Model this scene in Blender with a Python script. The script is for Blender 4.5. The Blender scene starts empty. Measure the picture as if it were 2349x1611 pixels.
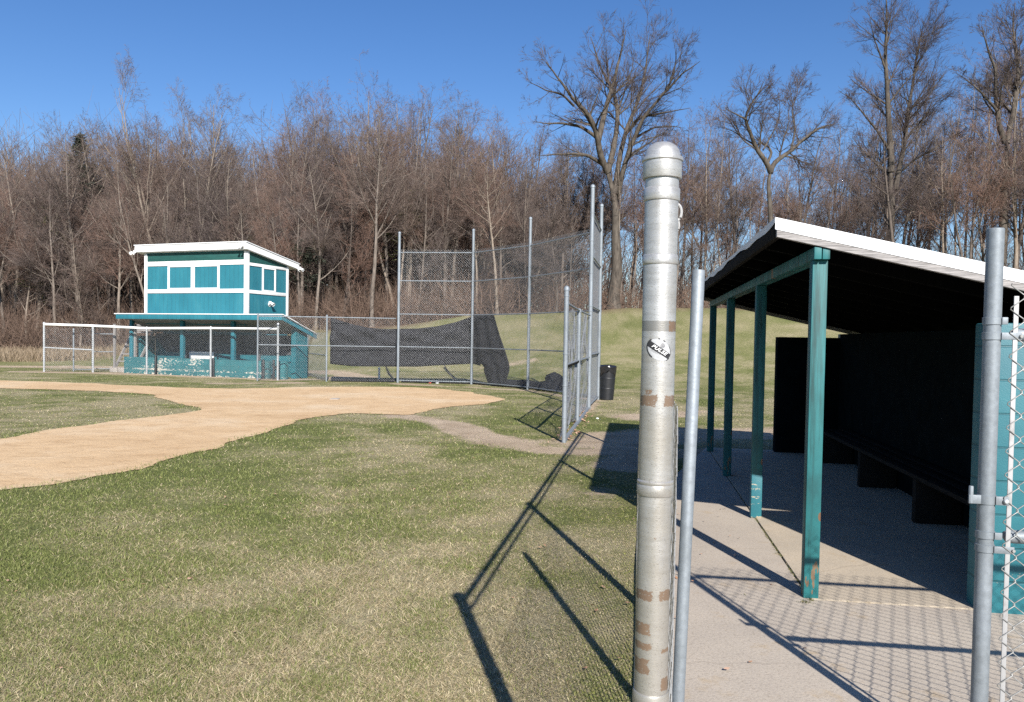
import bpy, bmesh, math, random
import numpy as np
from mathutils import Vector, Matrix

random.seed(7); RNG = np.random.default_rng(11)
SC = bpy.context.scene; COL = SC.collection
rad = math.radians

# ------------------------------------------------------------------ camera, sky, sun, exposure
cam_data = bpy.data.cameras.new('camera'); cam = bpy.data.objects.new('camera', cam_data); COL.objects.link(cam)
cam_data.sensor_width = 36.0; cam_data.lens = 28.0
cam_data.shift_y = 0.0119
cam_data.clip_start = 0.05; cam_data.clip_end = 5000
_R = Matrix.Rotation(math.pi/2 - rad(1.74), 4, 'X') @ Matrix.Rotation(rad(0.95), 4, 'Z')
cam.matrix_world = Matrix.Translation((0, 0, 1.62)) @ _R
SC.camera = cam

SUN_EL, SUN_AZ = 32.7, 168.2          # azimuth of the sun, clockwise from +Y (behind the camera, to the right)
world = bpy.data.worlds.new('World'); SC.world = world; world.use_nodes = True
wn = world.node_tree.nodes; wl = world.node_tree.links; wn.clear()
sky = wn.new('ShaderNodeTexSky'); sky.sky_type = 'NISHITA'; sky.sun_disc = False
sky.sun_elevation = rad(SUN_EL); sky.sun_rotation = rad(SUN_AZ)
sky.air_density = 1.0; sky.dust_density = 0.15; sky.ozone_density = 3.0; sky.altitude = 50
bg = wn.new('ShaderNodeBackground'); bg.inputs['Strength'].default_value = 0.080
hs = wn.new('ShaderNodeHueSaturation'); hs.inputs['Saturation'].default_value = 1.24; hs.inputs['Hue'].default_value = 0.510; wl.new(sky.outputs[0], hs.inputs['Color'])
wo = wn.new('ShaderNodeOutputWorld'); wl.new(hs.outputs[0], bg.inputs[0]); wl.new(bg.outputs[0], wo.inputs[0])

sd = bpy.data.lights.new('sun', 'SUN'); sd.energy = 5.0; sd.angle = rad(0.53); sd.color = (1.0, 0.955, 0.89)
sun = bpy.data.objects.new('sun', sd); COL.objects.link(sun)
_s = Vector((math.sin(rad(SUN_AZ))*math.cos(rad(SUN_EL)), math.cos(rad(SUN_AZ))*math.cos(rad(SUN_EL)), math.sin(rad(SUN_EL))))
sun.rotation_euler = _s.to_track_quat('Z', 'Y').to_euler(); sun.location = (6, -20, 18)

SC.view_settings.view_transform = 'Standard'; SC.view_settings.look = 'None'
SC.view_settings.exposure = 0.75; SC.view_settings.gamma = 1.0; SC.view_settings.use_curve_mapping = False
SC.cycles.use_denoising = False
SC.cycles.max_bounces = 6; SC.cycles.diffuse_bounces = 1; SC.cycles.transparent_max_bounces = 8

# ------------------------------------------------------------------ materials
def new_mat(name):
    m = bpy.data.materials.new(name); m.use_nodes = True
    n = m.node_tree.nodes; b = n['Principled BSDF']
    return m, n, m.node_tree.links, b

def ramp(n, stops):
    r = n.new('ShaderNodeValToRGB'); e = r.color_ramp.elements
    while len(e) < len(stops): e.new(0.5)
    for el, (p, c) in zip(e, stops):
        el.position = p; el.color = (*c, 1) if len(c) == 3 else c
    return r

def mix(n, l, fac, a, b, blend='MIX'):
    x = n.new('ShaderNodeMix'); x.data_type = 'RGBA'; x.blend_type = blend
    for sock, v in ((x.inputs[0], fac), (x.inputs[6], a), (x.inputs[7], b)):
        if hasattr(v, 'links'): l.new(v, sock)
        elif isinstance(v, (tuple, list)): sock.default_value = (*v[:3], 1)
        else: sock.default_value = v
    return x.outputs[2]

def math_n(n, l, op, a, b=None, c=None, clamp=False):
    x = n.new('ShaderNodeMath'); x.operation = op; x.use_clamp = clamp
    for i, v in enumerate((a, b, c)):
        if v is None: continue
        if hasattr(v, 'links'): l.new(v, x.inputs[i])
        else: x.inputs[i].default_value = v
    return x.outputs[0]

def noise(n, l, coord, scale, detail=4, rough=0.6, stretch=None):
    t = n.new('ShaderNodeTexNoise'); t.inputs['Scale'].default_value = scale
    t.inputs['Detail'].default_value = detail; t.inputs['Roughness'].default_value = rough
    if stretch:
        mp = n.new('ShaderNodeMapping'); mp.inputs['Scale'].default_value = stretch
        l.new(coord, mp.inputs[0]); l.new(mp.outputs[0], t.inputs[0])
    else: l.new(coord, t.inputs[0])
    return t.outputs[0]

def bump(n, l, b, height, strength, dist=0.01):
    x = n.new('ShaderNodeBump'); x.inputs['Strength'].default_value = strength; x.inputs['Distance'].default_value = dist
    l.new(height, x.inputs['Height']); l.new(x.outputs[0], b.inputs['Normal'])

def coords(n, which='Object'):
    return n.new('ShaderNodeTexCoord').outputs[which]

def simple(name, c1, c2=None, scale=8, rough=0.6, metal=0.0, bmp=0.0, stretch=None, detail=5, lo=0.35, hi=0.65, bdist=0.01):
    m, n, l, b = new_mat(name)
    b.inputs['Roughness'].default_value = rough; b.inputs['Metallic'].default_value = metal
    if c2 is None:
        c2 = tuple(v*0.8 for v in c1)
    t = noise(n, l, coords(n), scale, detail, 0.6, stretch)
    r = ramp(n, [(lo, c2), (hi, c1)]); l.new(t, r.inputs[0]); l.new(r.outputs[0], b.inputs['Base Color'])
    if bmp: bump(n, l, b, t, bmp, bdist)
    return m

def galv(name, c=(0.30, 0.335, 0.37), rough=0.58, metal=0.4):
    m, n, l, b = new_mat(name); co = coords(n)
    b.inputs['Metallic'].default_value = metal
    t1 = noise(n, l, co, 34, 5, 0.7); t2 = noise(n, l, co, 7, 4, 0.6, (1, 1, 0.25)); t3 = noise(n, l, co, 150, 2, 0.5)
    r = ramp(n, [(0.3, tuple(v*0.72 for v in c)), (0.7, c)]); l.new(t1, r.inputs[0])
    r2 = ramp(n, [(0.35, (0.78, 0.78, 0.76)), (0.65, (1.05, 1.05, 1.05))]); l.new(t2, r2.inputs[0])
    col = mix(n, l, 1.0, r.outputs[0], r2.outputs[0], 'MULTIPLY'); l.new(col, b.inputs['Base Color'])
    rr = n.new('ShaderNodeMapRange'); rr.inputs[3].default_value = rough-0.1; rr.inputs[4].default_value = rough+0.16
    l.new(t3, rr.inputs[0]); l.new(rr.outputs[0], b.inputs['Roughness'])
    bump(n, l, b, t3, 0.12, 0.002)
    return m

M = {}
M['galv'] = galv('galvanised_steel')
M['galv_white'] = galv('weathered_bright_steel', (0.58, 0.60, 0.62), 0.5, 0.45)
M['wire'] = simple('fence_wire', (0.36, 0.375, 0.385), (0.24, 0.25, 0.26), 40, 0.45, 0.5)
M['wire_near'] = simple('fence_wire_aged', (0.42, 0.42, 0.41), (0.25, 0.25, 0.235), 60, 0.5, 0.4)
M['bar'] = simple('worn_aluminium', (0.36, 0.36, 0.36), (0.20, 0.19, 0.18), 16, 0.6, 0.2, stretch=(1, 1, 0.5), lo=0.30, hi=0.44)
M['white_trim'] = simple('white_trim_paint', (0.80, 0.80, 0.79), (0.66, 0.66, 0.64), 5, 0.5, lo=0.25, hi=0.5)
M['white_metal'] = simple('white_roof_metal', (0.86, 0.87, 0.88), (0.78, 0.79, 0.80), 3, 0.35)
M['black_cloth'] = simple('black_mesh_cloth', (0.034, 0.034, 0.038), (0.020, 0.020, 0.023), 6, 0.8)
M['black_plastic'] = simple('black_plastic', (0.008, 0.009, 0.011), (0.014, 0.015, 0.018), 10, 0.5, bmp=0.1)
M['black_bag'] = simple('black_bag_film', (0.012, 0.012, 0.014), (0.02, 0.02, 0.022), 10, 0.22, bmp=0.5)
M['dark_screen'] = simple('dark_screen_panel', (0.022, 0.024, 0.028), (0.075, 0.078, 0.085), 2.2, 0.8, lo=0.46, hi=0.62)
M['shade_tone'] = simple('interior_shade_tone', (0.005, 0.009, 0.011), (0.003, 0.005, 0.006), 5, 0.95)  # interior shade put into the far wall and lining colour
M['grey_wood'] = simple('weathered_grey_wood', (0.36, 0.34, 0.33), (0.16, 0.15, 0.145), 9, 0.8, bmp=0.3, stretch=(1.0, 10, 14))
M['dark_wood'] = simple('old_dark_wood', (0.03, 0.027, 0.025), (0.014, 0.013, 0.012), 9, 0.85, bmp=0.3, stretch=(14, 1.0, 14))  # dark wood of the fascia; on the bench it also carries dugout shade
M['ply_shade'] = simple('roof_underside_shade', (0.006, 0.006, 0.006), (0.004, 0.004, 0.004), 6, 0.9, stretch=(6, 1, 1))  # underside shade put into the deck and inner rafter colour
M['block_bare'] = simple('bare_concrete_block', (0.42, 0.38, 0.34), (0.30, 0.27, 0.24), 14, 0.9, bmp=0.2)
M['shingle'] = simple('grey_roof_felt', (0.33, 0.33, 0.33), (0.2, 0.2, 0.2), 20, 0.9)

for k_ in ('shade_tone', 'ply_shade', 'dark_wood', 'black_cloth'): M[k_].node_tree.nodes['Principled BSDF'].inputs['Specular IOR Level'].default_value = 0.04

def teal_siding():
    m, n, l, b = new_mat('teal_grooved_siding'); co = coords(n)
    sx = n.new('ShaderNodeSeparateXYZ'); l.new(co, sx.inputs[0])
    s = math_n(n, l, 'ADD', sx.outputs[0], sx.outputs[1])
    fr = math_n(n, l, 'FRACT', math_n(n, l, 'MULTIPLY', s, 4.9))
    gr = math_n(n, l, 'LESS_THAN', fr, 0.07)
    t = noise(n, l, co, 2.0, 5, 0.65, (1, 1, 0.4))
    r = ramp(n, [(0.32, (0.014, 0.135, 0.180)), (0.55, (0.020, 0.165, 0.215)), (0.75, (0.036, 0.195, 0.240))]); l.new(t, r.inputs[0])
    c = mix(n, l, math_n(n, l, 'MULTIPLY', gr, 0.45), r.outputs[0], (0.008, 0.075, 0.10))
    l.new(c, b.inputs['Base Color']); b.inputs['Roughness'].default_value = 0.6
    bump(n, l, b, math_n(n, l, 'MULTIPLY', gr, -1.0), 0.6, 0.01)
    return m
M['siding'] = teal_siding()
M['green_board'] = simple('green_board_paint', (0.012, 0.085, 0.075), (0.009, 0.06, 0.055), 3, 0.65, stretch=(1, 1, 6))

def teal_block(name, axis, peel, course=0.203, base=((0.013, 0.115, 0.145), (0.020, 0.150, 0.180)), edge_bias=True, mortar=0.008):
    """painted concrete block: courses as bump, flaking paint down to pale block"""
    m, n, l, b = new_mat(name); co = coords(n)
    sx = n.new('ShaderNodeSeparateXYZ'); l.new(co, sx.inputs[0])
    cb = n.new('ShaderNodeCombineXYZ'); l.new(sx.outputs[axis], cb.inputs[0]); l.new(sx.outputs[2], cb.inputs[1])
    br = n.new('ShaderNodeTexBrick'); l.new(cb.outputs[0], br.inputs[0])
    br.inputs['Scale'].default_value = 1.0; br.inputs['Brick Width'].default_value = 0.406; br.inputs['Row Height'].default_value = course
    br.inputs['Mortar Size'].default_value = mortar; br.inputs['Mortar Smooth'].default_value = 0.4
    br.inputs['Color1'].default_value = (1, 1, 1, 1); br.inputs['Color2'].default_value = (0.9, 0.9, 0.9, 1); br.inputs['Mortar'].default_value = (0.68, 0.68, 0.68, 1)
    t = noise(n, l, co, 3.0, 5, 0.6); r = ramp(n, [(0.35, base[0]), (0.65, base[1])]); l.new(t, r.inputs[0])
    c = mix(n, l, 1.0, r.outputs[0], br.outputs[0], 'MULTIPLY')
    if peel:
        p = noise(n, l, co, 11, 6, 0.7, (0.7, 0.7, 1.6)); big = noise(n, l, co, 0.9, 3, 0.5)
        s = math_n(n, l, 'ADD', p, math_n(n, l, 'MULTIPLY', big, 0.55))
        if edge_bias:   # flakes off along the foot and along one course
            z = sx.outputs[2]
            foot = math_n(n, l, 'MULTIPLY', math_n(n, l, 'SUBTRACT', 0.10, z, clamp=True), 1.1)
            line = math_n(n, l, 'COMPARE', z, 0.20, 0.035)
            s = math_n(n, l, 'ADD', s, math_n(n, l, 'ADD', foot, math_n(n, l, 'MULTIPLY', line, 0.10)))
        pm = math_n(n, l, 'GREATER_THAN', s, peel)
        c = mix(n, l, pm, c, (0.62, 0.58, 0.50) if edge_bias else (0.40, 0.345, 0.25))
    l.new(c, b.inputs['Base Color']); b.inputs['Roughness'].default_value = 0.55
    pit = noise(n, l, co, 120, 2, 0.5)
    hgt = math_n(n, l, 'ADD', br.outputs[0] if False else math_n(n, l, 'MULTIPLY', br.outputs['Fac'], -1.0), math_n(n, l, 'MULTIPLY', pit, 0.25))
    bump(n, l, b, hgt, 0.6, 0.008)
    return m
M['teal_wall'] = teal_block('teal_painted_block', 0, 0.985, edge_bias=False)
M['teal_wall_side'] = teal_block('teal_painted_block_end', 1, 1.02, edge_bias=False)
M['teal_low'] = teal_block('flaking_teal_block', 0, 0.895, base=((0.024, 0.145, 0.165), (0.036, 0.175, 0.19)), mortar=0.004)

def teal_post():
    m, n, l, b = new_mat('worn_teal_timber'); co = coords(n)
    sx = n.new('ShaderNodeSeparateXYZ'); l.new(co, sx.inputs[0])
    g = noise(n, l, co, 16, 6, 0.65, (1, 1, 0.05)); w = noise(n, l, co, 5, 4, 0.6, (1, 1, 0.5))
    r = ramp(n, [(0.3, (0.007, 0.070, 0.074)), (0.5, (0.011, 0.118, 0.124)), (0.75, (0.020, 0.158, 0.165))]); l.new(w, r.inputs[0])
    gl = ramp(n, [(0.36, (0.38, 0.38, 0.36)), (0.50, (1, 1, 1))]); l.new(g, gl.inputs[0])
    c = mix(n, l, 1.0, r.outputs[0], gl.outputs[0], 'MULTIPLY')
    p = noise(n, l, co, 9, 5, 0.6, (1, 1, 0.28))
    low = math_n(n, l, 'MULTIPLY', math_n(n, l, 'SUBTRACT', 0.55, sx.outputs[2], clamp=True), 0.05)
    foot = math_n(n, l, 'MULTIPLY', math_n(n, l, 'LESS_THAN', sx.outputs[2], 0.10), 0.03)
    pm = math_n(n, l, 'GREATER_THAN', math_n(n, l, 'ADD', p, math_n(n, l, 'ADD', low, foot)), 0.665)
    c = mix(n, l, pm, c, (0.17, 0.115, 0.07))
    vo = n.new('ShaderNodeTexVoronoi'); vo.inputs['Scale'].default_value = 3.2
    mp = n.new('ShaderNodeMapping'); mp.inputs['Scale'].default_value = (2.0, 2.0, 0.9); l.new(co, mp.inputs[0]); l.new(mp.outputs[0], vo.inputs[0])
    kn = math_n(n, l, 'LESS_THAN', vo.outputs['Distance'], 0.11)
    c = mix(n, l, kn, c, (0.13, 0.07, 0.036))
    l.new(c, b.inputs['Base Color']); b.inputs['Roughness'].default_value = 0.6
    bump(n, l, b, g, 0.5, 0.004)
    return m
M['teal_post'] = teal_post()
M['teal_post_peel'] = teal_block('flaking_teal_timber', 0, 0.845, course=5, edge_bias=False)

def pole_mat():
    m, n, l, b = new_mat('old_aluminium_pole'); co = coords(n)
    sx = n.new('ShaderNodeSeparateXYZ'); l.new(co, sx.inputs[0]); z = sx.outputs[2]; x = sx.outputs[0]
    streak = noise(n, l, co, 24, 6, 0.75, (0.6, 0.6, 3.2)); cloud = noise(n, l, co, 5, 5, 0.65, (1, 1, 0.5)); fine = noise(n, l, co, 220, 3, 0.6, (1, 1, 2.0))
    r = ramp(n, [(0.28, (0.37, 0.365, 0.355)), (0.5, (0.46, 0.458, 0.452)), (0.70, (0.55, 0.55, 0.548))]); l.new(streak, r.inputs[0])
    lowf = math_n(n, l, 'MULTIPLY', math_n(n, l, 'SUBTRACT', 1.62, z, clamp=True), 0.26)
    rc = ramp(n, [(0.50, (0, 0, 0)), (0.66, (1, 1, 1))]); l.new(math_n(n, l, 'ADD', cloud, lowf), rc.inputs[0])
    c = mix(n, l, math_n(n, l, 'MULTIPLY', rc.outputs[0], 0.6), r.outputs[0], (0.33, 0.295, 0.235))
    sc = ramp(n, [(0.30, (0.35, 0.34, 0.32)), (0.40, (1, 1, 1))]); l.new(fine, sc.inputs[0])
    c = mix(n, l, 0.75, c, mix(n, l, 1.0, c, sc.outputs[0], 'MULTIPLY'))
    # old tape bands: brown glue where the tape was, worn away towards the middle
    rag = noise(n, l, co, 60, 6, 0.8)
    zz = math_n(n, l, 'ADD', z, math_n(n, l, 'MULTIPLY', math_n(n, l, 'SUBTRACT', rag, 0.5), 0.022))
    tot = None
    for zc, hw, gate in ((1.484, 0.0125, 'sides'), (1.655, 0.012, 'right'), (1.034, 0.012, 'sides'), (0.955, 0.014, 'left'), (0.915, 0.008, 'left'), (0.905, 0.005, 'right'), (0.868, 0.017, 'left'), (0.826, 0.015, 'right')):
        bnd = math_n(n, l, 'COMPARE', zz, zc, hw)
        if gate == 'right': gt = math_n(n, l, 'GREATER_THAN', math_n(n, l, 'ADD', x, math_n(n, l, 'MULTIPLY', math_n(n, l, 'SUBTRACT', rag, 0.5), 0.02)), 0.017)
        elif gate == 'left': gt = math_n(n, l, 'LESS_THAN', math_n(n, l, 'ADD', x, math_n(n, l, 'MULTIPLY', math_n(n, l, 'SUBTRACT', rag, 0.5), 0.05)), -0.012)
        else: gt = math_n(n, l, 'GREATER_THAN', math_n(n, l, 'ABSOLUTE', math_n(n, l, 'ADD', x, math_n(n, l, 'MULTIPLY', math_n(n, l, 'SUBTRACT', rag, 0.5), 0.03))), 0.0085)
        v = math_n(n, l, 'MULTIPLY', bnd, gt); tot = v if tot is None else math_n(n, l, 'MAXIMUM', tot, v)
    c = mix(n, l, math_n(n, l, 'MULTIPLY', math_n(n, l, 'COMPARE', z, 1.655, 0.012), 0.7), c, (0.19, 0.18, 0.16))
    blot = noise(n, l, co, 13, 5, 0.65, (1, 1, 0.8)); lw = math_n(n, l, 'MULTIPLY', math_n(n, l, 'SUBTRACT', 1.42, z, clamp=True), 0.10)
    bm = math_n(n, l, 'GREATER_THAN', math_n(n, l, 'ADD', blot, lw), 0.705)
    tot = math_n(n, l, 'MAXIMUM', tot, bm)
    flake = noise(n, l, co, 130, 4, 0.75, (1, 1, 1.6)); tot = math_n(n, l, 'MULTIPLY', tot, math_n(n, l, 'GREATER_THAN', flake, 0.385)); tot = math_n(n, l, 'MULTIPLY', tot, 0.88)
    rr = ramp(n, [(0.3, (0.10, 0.052, 0.026)), (0.7, (0.17, 0.105, 0.06))]); l.new(cloud, rr.inputs[0])
    c = mix(n, l, tot, c, rr.outputs[0]); l.new(c, b.inputs['Base Color'])
    met = math_n(n, l, 'MULTIPLY', math_n(n, l, 'SUBTRACT', 1.0, tot), 0.55); l.new(met, b.inputs['Metallic'])
    b.inputs['Roughness'].default_value = 0.46
    bump(n, l, b, math_n(n, l, 'ADD', fine, streak), 0.16, 0.002)
    return m
M['pole'] = pole_mat()
M['sticker_white'] = simple('sticker_white', (0.46, 0.47, 0.48), (0.37, 0.375, 0.38), 60, 0.4)
M['sticker_black'] = simple('sticker_black', (0.014, 0.014, 0.016), (0.035, 0.033, 0.035), 90, 0.4)
M['sticker_grey'] = simple('sticker_grey', (0.15, 0.15, 0.16), (0.3, 0.3, 0.3), 200, 0.5)

def concrete(name, ca, cb_, seed):
    m, n, l, b = new_mat(name); co = coords(n)
    t = noise(n, l, co, 1.1+seed, 5, 0.65); f = noise(n, l, co, 70, 4, 0.7); st = noise(n, l, co, 3.5+seed, 6, 0.7)
    r = ramp(n, [(0.3, cb_), (0.7, ca)]); l.new(t, r.inputs[0])
    r2 = ramp(n, [(0.34, (0.76, 0.745, 0.72)), (0.48, (1, 1, 1)), (0.68, (1.10, 1.09, 1.07))]); l.new(f, r2.inputs[0])
    c = mix(n, l, 1.0, r.outputs[0], r2.outputs[0], 'MULTIPLY')
    r3 = ramp(n, [(0.58, (1, 1, 1)), (0.72, (0.92, 0.80, 0.60))]); l.new(st, r3.inputs[0])
    c = mix(n, l, 0.8, c, mix(n, l, 1.0, c, r3.outputs[0], 'MULTIPLY'))
    vo = n.new('ShaderNodeTexVoronoi'); vo.feature = 'DISTANCE_TO_EDGE'; vo.inputs['Scale'].default_value = 0.42; 
    wob = n.new('ShaderNodeTexNoise'); wob.inputs['Scale'].default_value = 2.2; l.new(co, wob.inputs[0])
    vadd = n.new('ShaderNodeVectorMath'); vadd.operation = 'MULTIPLY_ADD'; l.new(wob.outputs[1], vadd.inputs[0]); vadd.inputs[1].default_value = (0.35, 0.35, 0); l.new(co, vadd.inputs[2])
    l.new(vadd.outputs[0], vo.inputs[0])
    crack = math_n(n, l, 'LESS_THAN', vo.outputs['Distance'], 0.0022)
    c = mix(n, l, math_n(n, l, 'MULTIPLY', crack, 0.18), c, (0.16, 0.13, 0.10))
    l.new(c, b.inputs['Base Color']); b.inputs['Roughness'].default_value = 0.9
    bump(n, l, b, f, 0.35, 0.006)
    return m
M['walk'] = concrete('walkway_concrete', (0.435, 0.375, 0.305), (0.35, 0.302, 0.25), 0.0)
M['floor'] = concrete('dugout_concrete', (0.46, 0.385, 0.29), (0.36, 0.31, 0.245), 0.7)

def clay():
    m, n, l, b = new_mat('orange_infield_clay'); co = coords(n)
    big = noise(n, l, co, 0.35, 5, 0.6, (1, 1.3, 1)); mid = noise(n, l, co, 2.6, 7, 0.75, (0.9, 1.15, 1)); f = noise(n, l, co, 38, 4, 0.75)
    r = ramp(n, [(0.3, (0.49, 0.325, 0.17)), (0.5, (0.57, 0.395, 0.22)), (0.72, (0.62, 0.48, 0.315))]); l.new(big, r.inputs[0])
    r2 = ramp(n, [(0.32, (0.76, 0.70, 0.62)), (0.5, (1, 1, 1)), (0.7, (1.06, 1.06, 1.06))]); l.new(mid, r2.inputs[0])
    c = mix(n, l, 0.9, r.outputs[0], mix(n, l, 1.0, r.outputs[0], r2.outputs[0], 'MULTIPLY'))
    r3 = ramp(n, [(0.30, (0.52, 0.45, 0.38)), (0.44, (1, 1, 1)), (0.75, (1.15, 1.15, 1.15))]); l.new(f, r3.inputs[0])
    c = mix(n, l, 0.85, c, mix(n, l, 1.0, c, r3.outputs[0], 'MULTIPLY'))
    l.new(c, b.inputs['Base Color']); b.inputs['Roughness'].default_value = 0.95
    bump(n, l, b, math_n(n, l, 'ADD', math_n(n, l, 'ADD', mid, math_n(n, l, 'MULTIPLY', f, 0.5)), math_n(n, l, 'MULTIPLY', noise(n, l, co, 8, 5, 0.7), 0.6)), 0.6, 0.03)
    return m
M['clay'] = clay()

def ground_mat():
    m, n, l, b = new_mat('early_spring_turf'); co = coords(n)
    at = n.new('ShaderNodeAttribute'); at.attribute_name = 'straw'
    ab = n.new('ShaderNodeAttribute'); ab.attribute_name = 'bare'
    al = n.new('ShaderNodeAttribute'); al.attribute_name = 'litter'
    f = noise(n, l, co, 9, 6, 0.75); f2 = noise(n, l, co, 60, 3, 0.7); mid = noise(n, l, co, 1.6, 5, 0.7)
    sf = math_n(n, l, 'ADD', at.outputs['Fac'], math_n(n, l, 'MULTIPLY', math_n(n, l, 'SUBTRACT', f, 0.5), 1.5))
    r = ramp(n, [(0.10, (0.138, 0.155, 0.052)), (0.40, (0.208, 0.208, 0.088)), (0.65, (0.285, 0.258, 0.138)), (0.95, (0.37, 0.32, 0.195))]); l.new(sf, r.inputs[0])
    r2 = ramp(n, [(0.32, (0.62, 0.62, 0.60)), (0.55, (1, 1, 1)), (0.75, (1.2, 1.18, 1.1))]); l.new(f2, r2.inputs[0])
    c = mix(n, l, 1.0, r.outputs[0], r2.outputs[0], 'MULTIPLY')
    d = ramp(n, [(0.3, (0.38, 0.29, 0.20)), (0.7, (0.57, 0.455, 0.335))]); l.new(mid, d.inputs[0])
    dd = mix(n, l, 1.0, d.outputs[0], r2.outputs[0], 'MULTIPLY')
    bf = math_n(n, l, 'ADD', ab.outputs['Fac'], math_n(n, l, 'MULTIPLY', math_n(n, l, 'SUBTRACT', f, 0.5), 0.9))
    rb = ramp(n, [(0.38, (0, 0, 0)), (0.62, (1, 1, 1))]); l.new(bf, rb.inputs[0])
    c = mix(n, l, rb.outputs[0], c, dd)
    lt = ramp(n, [(0.3, (0.085, 0.055, 0.036)), (0.5, (0.15, 0.10, 0.066)), (0.7, (0.26, 0.18, 0.12))]); l.new(f, lt.inputs[0])
    c = mix(n, l, al.outputs['Fac'], c, lt.outputs[0])
    l.new(c, b.inputs['Base Color']); b.inputs['Roughness'].default_value = 0.95
    b.inputs['Specular IOR Level'].default_value = 0.1
    bump(n, l, b, math_n(n, l, 'ADD', f, f2), 0.8, 0.03)
    return m
M['ground'] = ground_mat()

def attr_mat(name, rough=0.7, transl=0.0):
    m, n, l, b = new_mat(name); a = n.new('ShaderNodeAttribute'); a.attribute_name = 'col'
    l.new(a.outputs['Color'], b.inputs['Base Color']); b.inputs['Roughness'].default_value = rough
    b.inputs['Specular IOR Level'].default_value = 0.25
    if transl:
        t = n.new('ShaderNodeBsdfTranslucent'); l.new(a.outputs['Color'], t.inputs[0])
        mx = n.new('ShaderNodeMixShader'); mx.inputs[0].default_value = transl
        l.new(b.outputs[0], mx.inputs[1]); l.new(t.outputs[0], mx.inputs[2]); l.new(mx.outputs[0], n['Material Output'].inputs[0])
    return m
M['blade'] = attr_mat('grass_blades', 0.6, 0.25)

def bark(name, ca, cb_, var):
    m, n, l, b = new_mat(name); co = coords(n)
    t = noise(n, l, co, 6, 5, 0.7, (1, 1, 0.25)); r = ramp(n, [(0.32, cb_), (0.68, ca)]); l.new(t, r.inputs[0])
    oi = n.new('ShaderNodeObjectInfo'); rr = ramp(n, [(0.0, var[0]), (0.5, (1, 1, 1)), (1.0, var[1])]); l.new(oi.outputs['Random'], rr.inputs[0])
    c = mix(n, l, 1.0, r.outputs[0], rr.outputs[0], 'MULTIPLY'); l.new(c, b.inputs['Base Color'])
    b.inputs['Roughness'].default_value = 0.9; b.inputs['Specular IOR Level'].default_value = 0.15
    bump(n, l, b, t, 0.5, 0.03)
    return m
M['bark'] = bark('grey_brown_bark', (0.25, 0.212, 0.180), (0.10, 0.083, 0.070), ((0.55, 0.53, 0.54), (1.4, 1.36, 1.28)))
M['twig'] = bark('brown_twigs', (0.215, 0.166, 0.142), (0.112, 0.085, 0.073), ((0.72, 0.74, 0.80), (1.25, 1.04, 0.95)))
M['bark_dark'] = bark('dark_field_tree_bark', (0.135, 0.115, 0.095), (0.035, 0.029, 0.025), ((1, 1, 1), (1, 1, 1)))
M['twig_dark'] = bark('dark_twigs', (0.125, 0.098, 0.088), (0.065, 0.05, 0.045), ((1, 1, 1), (1, 1, 1)))
M['needle'] = simple('dark_evergreen_needles', (0.034, 0.040, 0.022), (0.018, 0.022, 0.013), 1.5, 0.8)
M['leaf'] = simple('yellow_green_leaves', (0.115, 0.115, 0.030), (0.05, 0.055, 0.018), 1.5, 0.7)
M['brush'] = attr_mat('brush_stems', 0.9)
M['dead_leaf'] = attr_mat('dead_leaves', 0.8)

# ------------------------------------------------------------------ object helpers
def link(o, parent=None):
    COL.objects.link(o)
    if parent is not None: o.parent = parent
    return o

def tag(o, label=None, cat=None, group=None, kind=None):
    if label: o['label'] = label
    if cat: o['category'] = cat
    if group: o['group'] = group
    if kind: o['kind'] = kind
    return o

def empty(name, loc=(0, 0, 0), rz=0.0, label=None, cat=None, group=None, parent=None):
    o = bpy.data.objects.new(name, None); o.empty_display_size = 0.2
    o.location = loc; o.rotation_euler = (0, 0, rz); link(o, parent)
    return tag(o, label, cat, group)

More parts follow.
